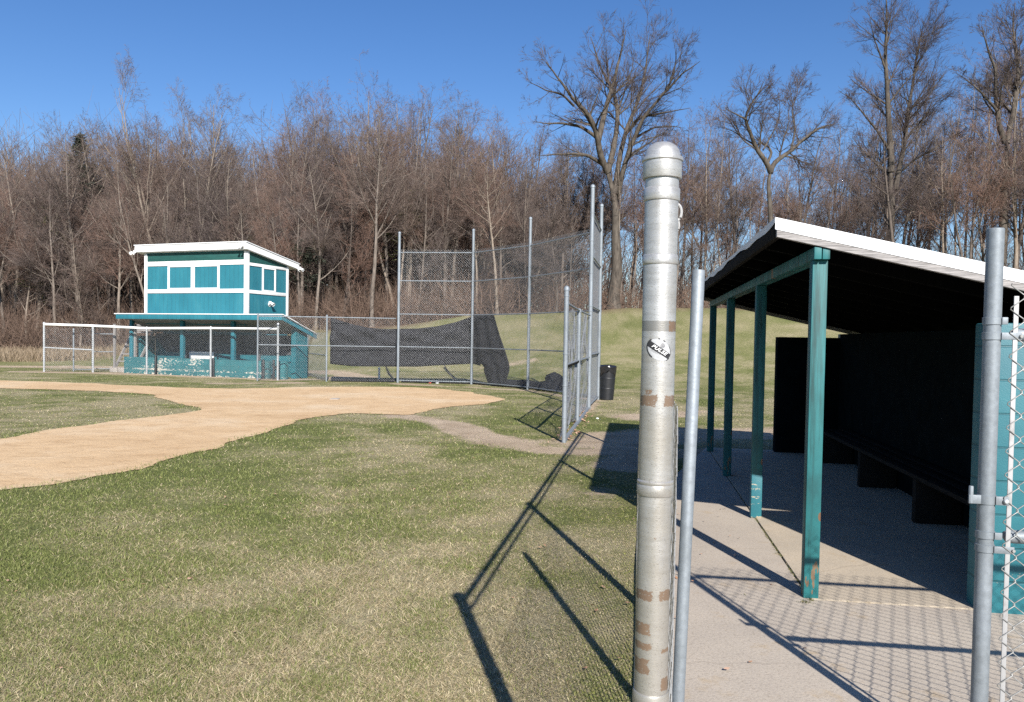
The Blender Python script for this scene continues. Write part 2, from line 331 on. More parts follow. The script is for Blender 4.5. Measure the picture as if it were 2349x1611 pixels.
class MB:
    """collects solids and links them as ONE mesh object"""
    def __init__(s): s.bm = bmesh.new()
    def box(s, x0, x1, y0, y1, z0, z1, bev=0.0, mtx=None):
        r = bmesh.ops.create_cube(s.bm, size=1.0)
        bmesh.ops.scale(s.bm, vec=(abs(x1-x0), abs(y1-y0), abs(z1-z0)), verts=r['verts'])
        bmesh.ops.translate(s.bm, vec=((x0+x1)/2, (y0+y1)/2, (z0+z1)/2), verts=r['verts'])
        vs = r['verts']
        if bev:
            es = list({e for v in vs for e in v.link_edges})
            q = bmesh.ops.bevel(s.bm, geom=es, offset=bev, segments=2, profile=0.5, affect='EDGES')
            vs = list({v for f in q['faces'] for v in f.verts} | {v for v in vs if v.is_valid})
        if mtx is not None: bmesh.ops.transform(s.bm, matrix=mtx, verts=vs)
        return s
    def prism(s, pts, axis, a, b):
        """polygon pts (2D) swept from a to b along axis"""
        def P(p, t):
            if axis == 'x': return (t, p[0], p[1])
            if axis == 'y': return (p[0], t, p[1])
            return (p[0], p[1], t)
        va = [s.bm.verts.new(P(p, a)) for p in pts]; vb = [s.bm.verts.new(P(p, b)) for p in pts]
        n = len(pts)
        s.bm.faces.new(va); s.bm.faces.new(list(reversed(vb)))
        for i in range(n): s.bm.faces.new((va[i], vb[i], vb[(i+1) % n], va[(i+1) % n]))
        bmesh.ops.recalc_face_normals(s.bm, faces=s.bm.faces[:])
        return s
    def tube(s, pts, r, seg=10, cap=True):
        pts = [Vector(p) for p in pts]; rings = []
        rr = r if isinstance(r, (list, tuple)) else [r]*len(pts)
        ref = Vector((0, 0, 1))
        for i, p in enumerate(pts):
            t = (pts[min(i+1, len(pts)-1)] - pts[max(i-1, 0)]).normalized()
            rf = ref if abs(t.dot(ref)) < 0.9 else Vector((1, 0, 0))
            a = t.cross(rf).normalized(); b = t.cross(a).normalized()
            rings.append([s.bm.verts.new(p + (a*math.cos(k*2*math.pi/seg) + b*math.sin(k*2*math.pi/seg))*rr[i]) for k in range(seg)])
        for i in range(len(rings)-1):
            for k in range(seg):
                f = s.bm.faces.new((rings[i][k], rings[i][(k+1) % seg], rings[i+1][(k+1) % seg], rings[i+1][k])); f.smooth = True
        if cap:
            s.bm.faces.new(rings[0]); s.bm.faces.new(list(reversed(rings[-1])))
        bmesh.ops.recalc_face_normals(s.bm, faces=s.bm.faces[:])
        return s
    def lathe(s, prof, seg=24, c=(0, 0, 0), smooth=True, a0=0.0, a1=2*math.pi):
        """prof: (r, z) from bottom to top, spun round z"""
        full = abs(a1-a0-2*math.pi) < 1e-6; ns = seg if full else seg+1
        rings = []
        for r, z in prof:
            rings.append([s.bm.verts.new((c[0]+r*math.cos(a0+(a1-a0)*k/seg), c[1]+r*math.sin(a0+(a1-a0)*k/seg), c[2]+z)) for k in range(ns)])
        for i in range(len(rings)-1):
            for k in range(seg):
                k2 = (k+1) % ns
                f = s.bm.faces.new((rings[i][k], rings[i][k2], rings[i+1][k2], rings[i+1][k])); f.smooth = smooth
        if full:
            if prof[0][0] > 1e-5: s.bm.faces.new(list(reversed(rings[0])))
            if prof[-1][0] > 1e-5: s.bm.faces.new(rings[-1])
        return s
    def build(s, name, mat, parent=None, loc=None):
        me = bpy.data.meshes.new(name); s.bm.to_mesh(me); s.bm.free(); me.materials.append(mat)
        try: me.set_sharp_from_angle(angle=rad(40))
        except Exception: pass
        o = bpy.data.objects.new(name, me)
        if loc: o.location = loc
        return link(o, parent)

def mesh_np(name, V, F, mat, parent=None, smooth=False, attrs=None, cols=None):
    """V (n,3), F (m,k) -> one mesh object"""
    V = np.asarray(V, np.float32); F = np.asarray(F, np.int32); k = F.shape[1]
    me = bpy.data.meshes.new(name)
    me.vertices.add(len(V)); me.vertices.foreach_set('co', V.ravel())
    me.loops.add(F.size); me.loops.foreach_set('vertex_index', F.ravel())
    me.polygons.add(len(F)); me.polygons.foreach_set('loop_start', np.arange(0, F.size, k, dtype=np.int32))
    try: me.polygons.foreach_set('loop_total', np.full(len(F), k, np.int32))
    except Exception: pass
    if smooth: me.polygons.foreach_set('use_smooth', np.ones(len(F), bool))
    for nm, arr in (attrs or {}).items():
        a = me.attributes.new(nm, 'FLOAT', 'POINT'); a.data.foreach_set('value', np.asarray(arr, np.float32).ravel())
    if cols is not None:
        a = me.attributes.new('col', 'FLOAT_COLOR', 'POINT')
        a.data.foreach_set('color', np.concatenate([cols, np.ones((len(cols), 1))], 1).astype(np.float32).ravel())
    me.update(calc_edges=True); me.validate()
    if mat: me.materials.append(mat)
    return link(bpy.data.objects.new(name, me), parent) if name else me

# ------------------------------------------------------------------ terrain
def _hash(ix, iy, seed):
    h = (ix*374761393 + iy*668265263 + seed*974634777) & 0xFFFFFFFF
    h = ((h ^ (h >> 13))*1274126177) & 0xFFFFFFFF
    return ((h ^ (h >> 16)) & 0xFFFF)/65535.0
def vnoise(x, y, seed=0):
    x = np.asarray(x, float); y = np.asarray(y, float)
    ix = np.floor(x).astype(np.int64); iy = np.floor(y).astype(np.int64); fx = x-ix; fy = y-iy
    fx = fx*fx*(3-2*fx); fy = fy*fy*(3-2*fy)
    a = _hash(ix, iy, seed); b = _hash(ix+1, iy, seed); c = _hash(ix, iy+1, seed); d = _hash(ix+1, iy+1, seed)
    return (a*(1-fx)+b*fx)*(1-fy) + (c*(1-fx)+d*fx)*fy
def fbm(x, y, seed=0, o=4):
    s = 0; a = 0.5; t = 0
    for i in range(o):
        s = s + a*vnoise(np.asarray(x)*2**i, np.asarray(y)*2**i, seed+i*17); t += a; a *= 0.55
    return s/t

def Hh(x, y):
    x = np.asarray(x, float); y = np.asarray(y, float)
    hc = np.interp(x, [-60, -24, -12, -6.7, -2.7, 6.6, 12, 80], [0.2, 0.3, 1.9, 2.33, 2.93, 3.5, 3.65, 4.0])
    ys = np.interp(x, [-10, -3, 1, 30], [35, 33, 26.5, 24])
    t = np.clip((y-ys)/(48-ys), 0, 1)
    base = hc*(t*t*(3-2*t)*0.55 + t**1.35*0.45)
    sl = np.interp(x, [-40, -20, -4, 12], [0.135, 0.125, 0.05, 0.012])
    far = np.where(y > 48, np.minimum(y-48, 34)*sl + np.clip(y-82, 0, 60)*sl*0.3, 0)
    und = (fbm(x*0.25, y*0.25, 5)-0.5)*0.5*np.clip((y-36)/14, 0, 1)
    return base + far + und

def seg_dist(x, y, pts):
    d = np.full(np.shape(x), 1e9)
    for (ax, ay), (bx, by) in zip(pts[:-1], pts[1:]):
        vx, vy = bx-ax, by-ay
        t = np.clip(((x-ax)*vx+(y-ay)*vy)/(vx*vx+vy*vy+1e-9), 0, 1)
        d = np.minimum(d, np.hypot(x-ax-t*vx, y-ay-t*vy))
    return d
def in_poly(x, y, poly):
    r = np.zeros(np.shape(x), bool); n = len(poly)
    for i in range(n):
        x0, y0 = poly[i]; x1, y1 = poly[(i+1) % n]
        c = ((y0 > y) != (y1 > y)) & (x < (x1-x0)*(y-y0)/((y1-y0) if y1 != y0 else 1e-9) + x0)
        r ^= c
    return r

CLAY = [(-40, 25.9), (-26, 25.75), (-19.05, 25.4), (-16.46, 25.62), (-14.17, 25.29), (-11.55, 24.25), (-9.45, 23.6), (-8.17, 23.75), (-6.45, 24.89), (-4.13, 25.75), (-2.24, 25.13), (-0.92, 23.07), (-0.15, 21.09),
        (-0.87, 19.28), (-1.69, 17.93), (-2.0, 16.6), (-2.45, 16.47), (-3.43, 16.6), (-3.9, 15.7), (-4.02, 13.69), (-4.14, 12.35), (-4.16, 11.23), (-4.31, 10.19), (-4.55, 9.02), (-4.82, 8.45), (-5.17, 8.05), (-5.41, 7.2), (-6.3, 5.0), (-7.6, 2.5),
        (-11, 4), (-8.9, 8.2), (-7.9, 10.37), (-7.64, 11.89), (-7.52, 13.18), (-7.2, 14.26), (-6.82, 15.71), (-6.62, 16.6), (-6.95, 17.4), (-7.83, 18.5), (-8.57, 19.54), (-9.65, 21.0), (-10.78, 21.56), (-12.37, 22.0), (-14.24, 22.16), (-16.26, 21.9), (-26, 21.8), (-40, 21.8)]
def ragged(poly, step=0.11, amp=0.12, seed=3):
    out = []; n = len(poly)
    P = np.array(poly)
    for i in range(n):                                   # Catmull-Rom so that the edge curves
        p0, p1, p2, p3 = P[i-1], P[i], P[(i+1) % n], P[(i+2) % n]
        L = np.linalg.norm(p2-p1); k = max(1, int(L/step))
        for j in range(k):
            t = j/k
            q = p1+(p2-p1)*t if L > 4 else 0.5*((2*p1)+(p2-p0)*t+(2*p0-5*p1+4*p2-p3)*t*t+(3*p1-p0-3*p2+p3)*t**3)
            s = len(out); out.append((float(q[0]+amp*2*(vnoise(q[0]*1.6, q[1]*1.6, seed)-0.5)+0.07*(vnoise(q[0]*9, q[1]*9, seed+2)-0.5)), float(q[1]+amp*2*(vnoise(q[0]*1.6, q[1]*1.6, seed+5)-0.5)+0.07*(vnoise(q[0]*9, q[1]*9, seed+7)-0.5))))
    return out
CLAY_R = ragged(CLAY)

DUG_O = (1.92, 5.03); DUG_A = rad(-8.7)                   # right dugout: origin at its first post, local x = into the dugout, local y = along it
def dug(x, y):
    c, s = math.cos(DUG_A), math.sin(DUG_A); return (DUG_O[0]+x*c-y*s, DUG_O[1]+x*s+y*c)
FD = (math.sin(rad(9.4)), math.cos(rad(9.4))); FN = (FD[1], -FD[0])   # near fence direction and its right-hand normal
F0 = (0.3392, 1.85)
def fen(d, off=0.0): return (F0[0]+FD[0]*d+FN[0]*off, F0[1]+FD[1]*d+FN[1]*off)

WALK = [fen(-6, 0.10), fen(6.6, 0.10), dug(-0.012, 7.2), dug(-0.012, -0.07), dug(4.6, -0.07), dug(4.6, -7.5)]
FLOOR = [dug(0.004, -0.052), dug(0.004, 7.15), dug(2.05, 7.15), dug(2.05, -0.052)]

def straw_f(x, y):
    b = fbm(x*0.55, y*0.55, 21, 5); f = fbm(x*2.3, y*2.3, 40, 4)
    s = (b-0.5)*1.5 + (f-0.5)*1.3 + 0.43
    s = s + 0.20*np.exp(-(((x+0.3)/1.6)**2+((y-6.8)/3.6)**2)) + 0.04*np.exp(-(((x-0.2)/1.2)**2+((y-4.2)/1.0)**2))
    s = s - 0.22*np.clip(1-seg_dist(x, y, CLAY[16:29])/1.6, 0, 1) - 0.16*np.clip((-x-1.6)/2.0, 0, 1)*(y < 8)
    s = s + 0.14*np.clip((y-12)/6, 0, 1) + np.clip((y-26)/8, 0, 1)*(-0.06+0.55*(fbm(x*0.8, y*1.3, 77, 5)-0.5)-0.75*(b-0.5)-0.7*(f-0.5)) - 0.16*np.exp(-((y-24.5-0.1*x)/2.6)**2)*(x > 1.0)
    s = s - 0.22*np.exp(-(((x-0.3)/1.0)**2+((y-13.6)/1.8)**2)) - 0.05*(x < -7)
    return np.clip(s, 0, 1)
def bare_f(x, y):
    nz = fbm(x*1.1, y*1.1, 90, 4)-0.5
    def band(pts, w): return np.clip(1.0-(seg_dist(x, y, pts)/w), 0, 1)
    b = 1.05*band([(-2.1, 16.3), (-1.5, 15.5), (-0.86, 14.2), (-0.29, 12.8), (0.19, 11.9), (0.9, 11.5), (1.8, 11.6)], 0.8)
    b = np.maximum(b, 0.42*band([fen(5.6, -0.35), fen(7.2, -0.45)], 0.7)); b = np.maximum(b, 1.3*band([fen(8.6, -0.2), fen(9.6, 0), fen(10.2, 1.2)], 0.8))
    b = np.maximum(b, 1.2*band([(1.6, 12.5), (2.2, 13.6), (3.6, 14.2), (6.0, 14.5)], 1.5))
    b = np.maximum(b, 0.3*band([(0.45, 6.1), (1.0, 8.4)], 0.55))
    b = np.maximum(b, 1.3*band([(-19.5, 31.6), (-15.5, 31.5), (-8.4, 28.8), (-6.6, 30.0), (-7.0, 34)], 0.9))
    b = np.maximum(b, 0.9*band([(-7.5, 27.2), (-9.5, 26.2)], 1.0))
    b = np.maximum(b, 1.1*band([(-30, 35.5), (-19, 36), (-8, 35), (-6, 32)], 1.3))
    b = np.maximum(b, 0.75*band([(-4, 27.6), (0.5, 25.2), (2.3, 21.5), (1.6, 18)], 0.6))
    b = np.maximum(b, 0.75*band([(2.6, 17), (4.5, 18.5)], 1.3))
    b = np.maximum(b, 0.40*np.clip((fbm(x*0.5+3, y*0.8, 61, 4)-0.52)*5, 0, 1)*np.clip((y-28)/6, 0, 1))
    return np.clip(b+nz*0.8*(b > 0.02), 0, 1)

def axis_pts(a, b, step, lo, hi, g=1.22):
    p = list(np.arange(a, b+1e-6, step)); s = step; q = p[-1]
    while q < hi: s *= g; q += s; p.append(q)
    s = step; q = p[0]
    while q > lo: s *= g; q -= s; p.insert(0, q)
    return np.array(p)
gx = axis_pts(-20, 9, 0.17, -1500, 1500); gy = axis_pts(1.5, 33, 0.17, -900, 2500, 1.15)
GX, GY = np.meshgrid(gx, gy); GZ = Hh(GX, GY)
nx, ny = len(gx), len(gy); idx = np.arange(nx*ny).reshape(ny, nx)
GF = np.stack([idx[:-1, :-1], idx[:-1, 1:], idx[1:, 1:], idx[1:, :-1]], -1).reshape(-1, 4)
lit = np.clip((GY-46.5-1.2*(fbm(GX*0.5, GY*0.5, 8)-0.5)*6)/3.0, 0, 1)*np.clip((60-np.abs(GX))/10, 0.4, 1)
gr = mesh_np('ground', np.stack([GX, GY, GZ], -1).reshape(-1, 3), GF, M['ground'], smooth=True,
             attrs={'straw': straw_f(GX, GY), 'bare': bare_f(GX, GY), 'litter': lit})
tag(gr, kind='structure')

def sheet(name, poly, z, mat, depth=0.0):
    bm = bmesh.new(); vs = [bm.verts.new((x, y, z)) for x, y in poly]; f = bm.faces.new(vs)
    if f.normal.z < 0: f.normal_flip()
    if depth:
        r = bmesh.ops.extrude_face_region(bm, geom=[f]); bmesh.ops.translate(bm, vec=(0, 0, -depth), verts=[v for v in r['geom'] if isinstance(v, bmesh.types.BMVert)])
        bmesh.ops.recalc_face_normals(bm, faces=bm.faces[:])
    bmesh.ops.triangulate(bm, faces=[q for q in bm.faces if len(q.verts) > 4])
    me = bpy.data.meshes.new(name); bm.to_mesh(me); bm.free(); me.materials.append(mat)
    o = link(bpy.data.objects.new(name, me)); return tag(o, kind='structure')
sheet('infield_dirt', CLAY_R, 0.010, M['clay'])
sheet('walkway', WALK, 0.012, M['walk'], 0.08)
sheet('dugout_floor', FLOOR, 0.016, M['floor'], 0.08)

# ------------------------------------------------------------------ grass blades (stuff)
def blades(name, X, Y, Z, h, w, tilt, cols, mat=None, parent=None):
    n = len(X); az = RNG.uniform(0, 2*np.pi, n); fa = RNG.uniform(0, 2*np.pi, n)
    d = np.stack([np.cos(az)*np.sin(tilt), np.sin(az)*np.sin(tilt), np.cos(tilt)], -1)
    s = np.stack([np.cos(fa), np.sin(fa), np.zeros(n)], -1)*(w/2)[:, None]
    p = np.stack([X, Y, Z], -1)
    mid = p + d*(h*0.55)[:, None]; tip = p + d*(h)[:, None]*np.array([1.1, 1.1, 0.82])
    tip[:, 2] = np.maximum(tip[:, 2], Z+0.004)
    V = np.stack([p-s, p+s, mid+s*0.8, mid-s*0.8, tip+s*0.12, tip-s*0.12], 1).reshape(-1, 3)
    b = (np.arange(n)*6)[:, None]
    F = np.concatenate([b+np.array([0, 1, 2, 3]), b+np.array([3, 2, 4, 5])], 0)
    C = np.repeat(cols, 6, 0)
    return mesh_np(name, V, F, mat or M['blade'], parent, cols=C)

def lawn():
    N = 800000
    y = 1.0/RNG.uniform(1/46., 1/2.6, N)
    x = RNG.uniform(-0.78, 0.62, N)*y + RNG.uniform(-0.6, 0.6, N)
    z = Hh(x, y)
    creep = (seg_dist(x, y, CLAY_R[::5]) < 0.16*RNG.uniform(0, 1, N)**1.5)
    ok = (~in_poly(x, y, CLAY_R) | creep) & ~in_poly(x, y, WALK) & ~in_poly(x, y, FLOOR)
    b = bare_f(x, y); s = straw_f(x, y)
    ok &= RNG.uniform(0, 1, N) > np.clip((b-0.25)*1.9, 0, 0.96)
    # inside the near fence there is only concrete or dirt
    rel = (x-F0[0])*FN[0]+(y-F0[1])*FN[1]; dd = (x-F0[0])*FD[0]+(y-F0[1])*FD[1]
    ok &= ~((rel > 0.02) & (dd < 10.5) & (RNG.uniform(0, 1, N) > 0.05))
    # clumping
    ok &= RNG.uniform(0, 1, N) < 0.35+1.1*vnoise(x*6, y*6, 301)
    x, y, z, s = x[ok], y[ok], z[ok], s[ok]; n = len(x)
    st = RNG.uniform(0, 1, n) < np.clip(0.14+0.75*s, 0, 0.92)
    near = np.clip(1-seg_dist(x, y, CLAY_R[::10])/0.5, 0, 1)
    tuft = np.clip((vnoise(x*1.7, y*1.7, 310)-0.55)*3, 0, 1)
    h = RNG.uniform(0.013, 0.040, n)*(1+0.7*near+0.45*tuft)*np.where(st, 1.1, 1.0)*np.clip(1.15-y/60, 0.75, 1.0)
    fence = np.clip(1.3-np.abs((x-F0[0])*FN[0]+(y-F0[1])*FN[1])/1.0, 0, 1)*(y < 11)
    h *= 1-0.55*fence
    w = np.maximum(0.0026, 0.0006*y)*RNG.uniform(0.7, 1.4, n)
    tilt = np.where(st, RNG.uniform(0.75, 1.5, n), RNG.uniform(0.15, 1.05, n))
    u = RNG.uniform(0, 1, n)[:, None]; v = RNG.uniform(0.72, 1.25, n)[:, None]
    g = np.array([0.104, 0.128, 0.034])*(1-u) + np.array([0.208, 0.218, 0.078])*u
    yel = np.array([0.27, 0.265, 0.07])
    clover = (fence*RNG.uniform(0, 1, n) > 0.45)[:, None]
    g = np.where(clover, g*0.5+yel*0.5, g)
    t = np.array([0.26, 0.20, 0.105])*(1-u) + np.array([0.50, 0.43, 0.28])*u
    cols = np.where(st[:, None], t, g)*v*1.26
    return blades('grass', x, y, z, h, w, tilt, cols)
tag(lawn(), kind='stuff', label='thin early spring turf, part green and part straw, over the ball field')

def weeds():
    pts = []
    for k in range(900):
        q = RNG.uniform(0, 1)**1.4*3.4 - 0.10
        if vnoise(q*5, 0, 9) < 0.42: continue
        x, y = dug(-0.006+RNG.normal(0, 0.007), q); pts.append((x, y))
    for k in range(160):
        q = RNG.uniform(-0.75, -0.12); x, y = dug(q, -0.06+RNG.normal(0, 0.006)); 
        if vnoise(q*9, 3, 19) > 0.6: pts.append((x, y))
    for k in range(110):
        x, y = dug(-0.05+RNG.normal(0, 0.016), -0.13+RNG.normal(0, 0.012)); pts.append((x, y))
    P = np.array(pts); n = len(P); u = RNG.uniform(0, 1, n)[:, None]
    cols = np.array([0.07, 0.10, 0.03])*(1-u)+np.array([0.24, 0.20, 0.10])*u
    return blades('weeds', P[:, 0], P[:, 1], np.full(n, 0.004), RNG.uniform(0.012, 0.032, n), RNG.uniform(0.003, 0.006, n), RNG.uniform(0.2, 1.3, n), cols)
tag(weeds(), kind='stuff', label='small weeds growing along the concrete joint by the dugout posts')

def dead_grass():
    n = 26000
    x = RNG.uniform(-36, -11, n); y = RNG.uniform(39, 47.5, n)
    ok = RNG.uniform(0, 1, n) < np.clip((fbm(x*0.35, y*0.5, 55)-0.30)*3, 0, 1)*np.clip((-x-10)/6, 0, 1); x, y = x[ok], y[ok]; n = len(x)
    u = RNG.uniform(0, 1, n)[:, None]; cols = np.array([0.20, 0.145, 0.09])*(1-u)+np.array([0.40, 0.315, 0.22])*u
    return blades('dead_grass', x, y, Hh(x, y), RNG.uniform(0.25, 0.85, n), RNG.uniform(0.012, 0.03, n), RNG.uniform(0.1, 0.75, n), cols)
tag(dead_grass(), kind='stuff', label='tall tan dead grass along the foot of the wood')

# ------------------------------------------------------------------ chain-link fencing
def pitch_frame(A, B):
    A = np.array(A, float); B = np.array(B, float); L = np.linalg.norm(B-A); u = (B-A)/L
    return A, u, L, np.array([u[1], -u[0]])       # normal to the right of A->B

def link_mesh(name, A, B, z0, z1, parent, off=0.0, diag=0.08, r=0.0022, amp=0.0, seed=1, mat=None, zfun=None, step=0.45):
    """two families of crossing diagonal wires clipped to the panel; amp makes the mesh bulge"""
    A, u, L, nrm = pitch_frame(A, B); H = z1-z0
    P0, P1 = [], []
    for sgn in (1, -1):
        c = -H if sgn > 0 else 0.0
        cs = np.arange(-H if sgn > 0 else 0.0, (L if sgn > 0 else L+H), diag)
        for c in cs:
            # line: u = c + sgn*v
            v0 = max(0, -c if sgn > 0 else c-L); v1 = min(H, L-c if sgn > 0 else c)
            if v1-v0 < 0.02: continue
            k = max(1, int(math.ceil((v1-v0)*1.414/step))) if amp else 1
            vs = np.linspace(v0, v1, k+1); us = c+sgn*vs
            P = np.stack([us, vs, np.full(k+1, sgn*r*0.9)], -1)
            P0.append(P[:-1]); P1.append(P[1:])
    P0 = np.concatenate(P0); P1 = np.concatenate(P1)
    def to_w(P):
        o = off + P[:, 2]
        if amp: o = o + amp*(fbm(P[:, 0]*1.1+seed*3.1, P[:, 1]*0.9, seed, 3)-0.5)*2*np.clip(np.minimum(P[:, 0], L-P[:, 0])/0.15, 0, 1)
        xy = A + u*P[:, :1] + nrm*o[:, None]
        return np.concatenate([xy, (z0+P[:, 1])[:, None]], 1)
    a = to_w(P0); b = to_w(P1); t = b-a; t /= np.linalg.norm(t, axis=1)[:, None]
    n3 = np.array([nrm[0], nrm[1], 0.0]); e1 = np.tile(n3, (len(a), 1)); e2 = np.cross(t, e1); e2 /= np.linalg.norm(e2, axis=1)[:, None]
    ring = [e1*math.cos(q)+e2*math.sin(q) for q in (math.pi/4, 3*math.pi/4, 5*math.pi/4, 7*math.pi/4)]
    V = np.stack([a+q*r*1.2 for q in ring]+[b+q*r*1.2 for q in ring], 1).reshape(-1, 3)
    base = (np.arange(len(a))*8)[:, None]
    F = np.concatenate([base+np.array([i, (i+1) % 4, 4+(i+1) % 4, 4+i]) for i in range(4)], 0)
    return mesh_np(name, V, F, mat or M['wire'], parent)

def pipe(name, a, b, r, parent, mat=None, seg=10):
    return MB().tube([a, b], r, seg).build(name, mat or M['galv'], parent)

def post(x, y, h, r, parent, mat=None, cap='dome', bands=(), z=0.0, seg=14, name='post'):
    prof = [(r, -0.15), (r, h-0.04)]
    if cap == 'dome': prof += [(r*1.18, h-0.04), (r*1.18, h-0.005), (r*0.95, h+0.02), (r*0.5, h+0.037), (0.0001, h+0.042)]
    else: prof = [(r, -0.15), (r, h-0.003), (r*0.94, h), (r*0.90, h), (r*0.90, h-0.01)]
    m = MB(); m.lathe(prof, seg, (x, y, z))
    for bz in bands: m.lathe([(r, bz-0.013), (r*1.13, bz-0.011), (r*1.13, bz+0.011), (r, bz+0.013)], seg, (x, y, z))
    return m.build(name, mat or M['galv'], parent)

# ---- the near fence, running away from the camera behind the silver pole
nf = empty('chainlink_fence', (*fen(0), 0), label='chain-link fence seen edge-on, running away behind the stickered silver pole', cat='fence')
def loc_children(root):            # children were built in world coordinates: keep them there
    inv = Matrix.Translation(root.location) @ Matrix.Rotation(root.rotation_euler.z, 4, 'Z')
    for c in root.children: c.matrix_parent_inverse = inv.inverted()
for d in (2.95, 5.85, 9.3):
    x, y = fen(d); post(x, y, 1.99, 0.030, nf, M['galv'], bands=(0.5, 1.0, 1.5, 1.93))
za = 1.955
MB().tube([(*fen(0.03), za), (*fen(9.3), za)], 0.021, 10).build('top_rail', M['galv'], nf)
MB().tube([(*fen(0.03, -0.01), 1.80), (*fen(3, -0.02), 1.79), (*fen(6, -0.035), 1.80), (*fen(9.3, -0.02), 1.79)], 0.013, 8).build('tension_rail', M['galv'], nf)
link_mesh('mesh', fen(0.05), fen(9.3), 0.03, 1.99, nf, off=-0.034, amp=0.012, seed=4, r=0.0010, mat=M['wire_near'])
link_mesh('mesh', fen(0.10), fen(2.95), 0.03, 1.45, nf, off=0.052, amp=0.012, seed=6, r=0.0013, mat=M['wire_near'])
pts = [(*fen(d, -0.040-0.05*max(0, (d-5)/5)), 0.03+0.012*math.sin(d*2.1)) for d in np.linspace(0.1, 9.3, 24)]
MB().tube(pts, 0.008, 6).build('bottom_wire', M['wire_near'], nf)
loc_children(nf)

# ---- the silver pole in front
pole = empty('silver_pole', (*F0, 0), label='old silver aluminium pole with domed cap, brown tape marks and a round sticker', cat='pole')
PR = 0.0385
MB().lathe([(PR, -0.2), (PR, 2.03)], 48).build('pipe', M['pole'], pole)
MB().lathe([(0.0435, 1.994), (0.0445, 1.996), (0.0445, 2.032), (0.0472, 2.034), (0.0478, 2.038), (0.0465, 2.042), (0.0412, 2.044), (0.0400, 2.052), (0.0370, 2.061), (0.031, 2.069), (0.021, 2.0755), (0.012, 2.0775), (0.0001, 2.078)], 48).build('cap', M['pole'], pole)
def collar(z0, z1, r=0.0418):
    return MB().lathe([(PR, z0-0.002), (r-0.0012, z0-0.001), (r, z0+0.002), (r, z1-0.0025), (r-0.0015, z1), (PR, z1+0.001)], 48).build('band', M['pole'], pole)
collar(1.944, 1.972); collar(1.798, 1.819, 0.0412)
MB().lathe([(PR, 1.262), (0.0405, 1.263), (0.0425, 1.268), (0.0425, 1.286), (0.0412, 1.289), (0.0425, 1.291), (0.0420, 1.296), (PR, 1.299)], 48).build('band', M['pole'], pole)
MB().lathe([(PR, 0.755), (0.0418, 0.757), (0.0425, 0.78), (0.0425, 0.797), (0.0405, 0.802), (PR, 0.803)], 48).build('band', M['pole'], pole)
hk = MB(); hk.tube([(PR*0.90+0.011*math.sin(a)*1.0, -0.004, 1.918+0.019*math.cos(a)) for a in np.linspace(0.1, 3.4, 12)], 0.0034, 8)
hk.tube([(PR*0.95+0.0045*math.sin(a), -0.003, 1.888+0.012*math.cos(a)) for a in np.linspace(0.2, 3.3, 10)], 0.0026, 8)
hk.build('hook', M['bar'], pole)

def wrap(o, r, zc, ang, rot):
    """bend a flat mesh (x,y) round the pole; ang is where x=0 sits"""
    c, s = math.cos(rot), math.sin(rot)
    for v in o.data.vertices:
        x, y = v.co.x, v.co.y; x, y = x*c-y*s, x*s+y*c
        a = ang + x/r; v.co = (r*math.cos(a), r*math.sin(a), zc+y)
def flat(name, polys, mat, parent, sub=0.004):
    bm = bmesh.new()
    for p in polys:
        f = bm.faces.new([bm.verts.new((x, y, 0)) for x, y in p])
    bmesh.ops.triangulate(bm, faces=bm.faces[:])
    for _ in range(5):
        es = [e for e in bm.edges if e.calc_length() > sub]
        if not es: break
        bmesh.ops.subdivide_edges(bm, edges=es, cuts=1); bmesh.ops.triangulate(bm, faces=bm.faces[:])
    me = bpy.data.meshes.new(name); bm.to_mesh(me); bm.free(); me.materials.append(mat)
    return link(bpy.data.objects.new(name, me), parent)
def text_mesh(name, body, size, mat, parent, shear=0.3, space=1.0):
    cu = bpy.data.curves.new(name, 'FONT'); cu.body = body; cu.size = size; cu.shear = shear; cu.align_x = 'CENTER'; cu.align_y = 'CENTER'; cu.space_character = space; cu.offset = size*0.018
    tmp = bpy.data.objects.new(name, cu); COL.objects.link(tmp); bpy.context.view_layer.update()
    me = bpy.data.meshes.new_from_object(tmp.evaluated_get(bpy.context.evaluated_depsgraph_get()))
    COL.objects.unlink(tmp); bpy.data.objects.remove(tmp); bpy.data.curves.remove(cu)
    me.materials.clear(); me.materials.append(mat); me.name = name
    return link(bpy.data.objects.new(name, me), parent)
ANG = math.atan2(-F0[1], -F0[0]) + 0.02; SZ = 1.601; ROT = rad(-31)
def ell(a, b, t0=0, t1=2*math.pi, n=40): return [(a*math.cos(t), b*math.sin(t)) for t in np.linspace(t0, t1, n, endpoint=abs(t1-t0) < 6)]
def arc_band(a, b, w, t0, t1, n=22): return ell(a, b, t0, t1, n)+list(reversed(ell(a-w, b-w, t0, t1, n)))
disc = flat('sticker', [ell(0.0305, 0.0225)], M['sticker_white'], pole); wrap(disc, PR+0.0004, SZ, ANG, ROT)
bd = [(-0.031, -0.0066), (0.0305, -0.0066), (0.0315, 0.0060), (-0.0295, 0.0078)]
ink = flat('sticker_ink', [bd, arc_band(0.0318, 0.0238, 0.0030, rad(150), rad(262)), arc_band(0.0318, 0.0238, 0.0012, rad(12), rad(58)), arc_band(0.0325, 0.0243, 0.0016, rad(330), rad(352)), arc_band(0.033, 0.0248, 0.0022, rad(108), rad(116)), arc_band(0.033, 0.0248, 0.0022, rad(84), rad(94)), arc_band(0.0112+0.0, 0.0112, 0.0, 0, 0.1, 3) if False else [(0.0245, -0.0150), (0.0262, -0.0142), (0.0255, -0.0132)]], M['sticker_black'], disc)
wrap(ink, PR+0.0008, SZ, ANG, ROT)
tx = text_mesh('lettering', 'PULSE', 0.0112, M['white_trim'], disc, 0.35, 1.12)
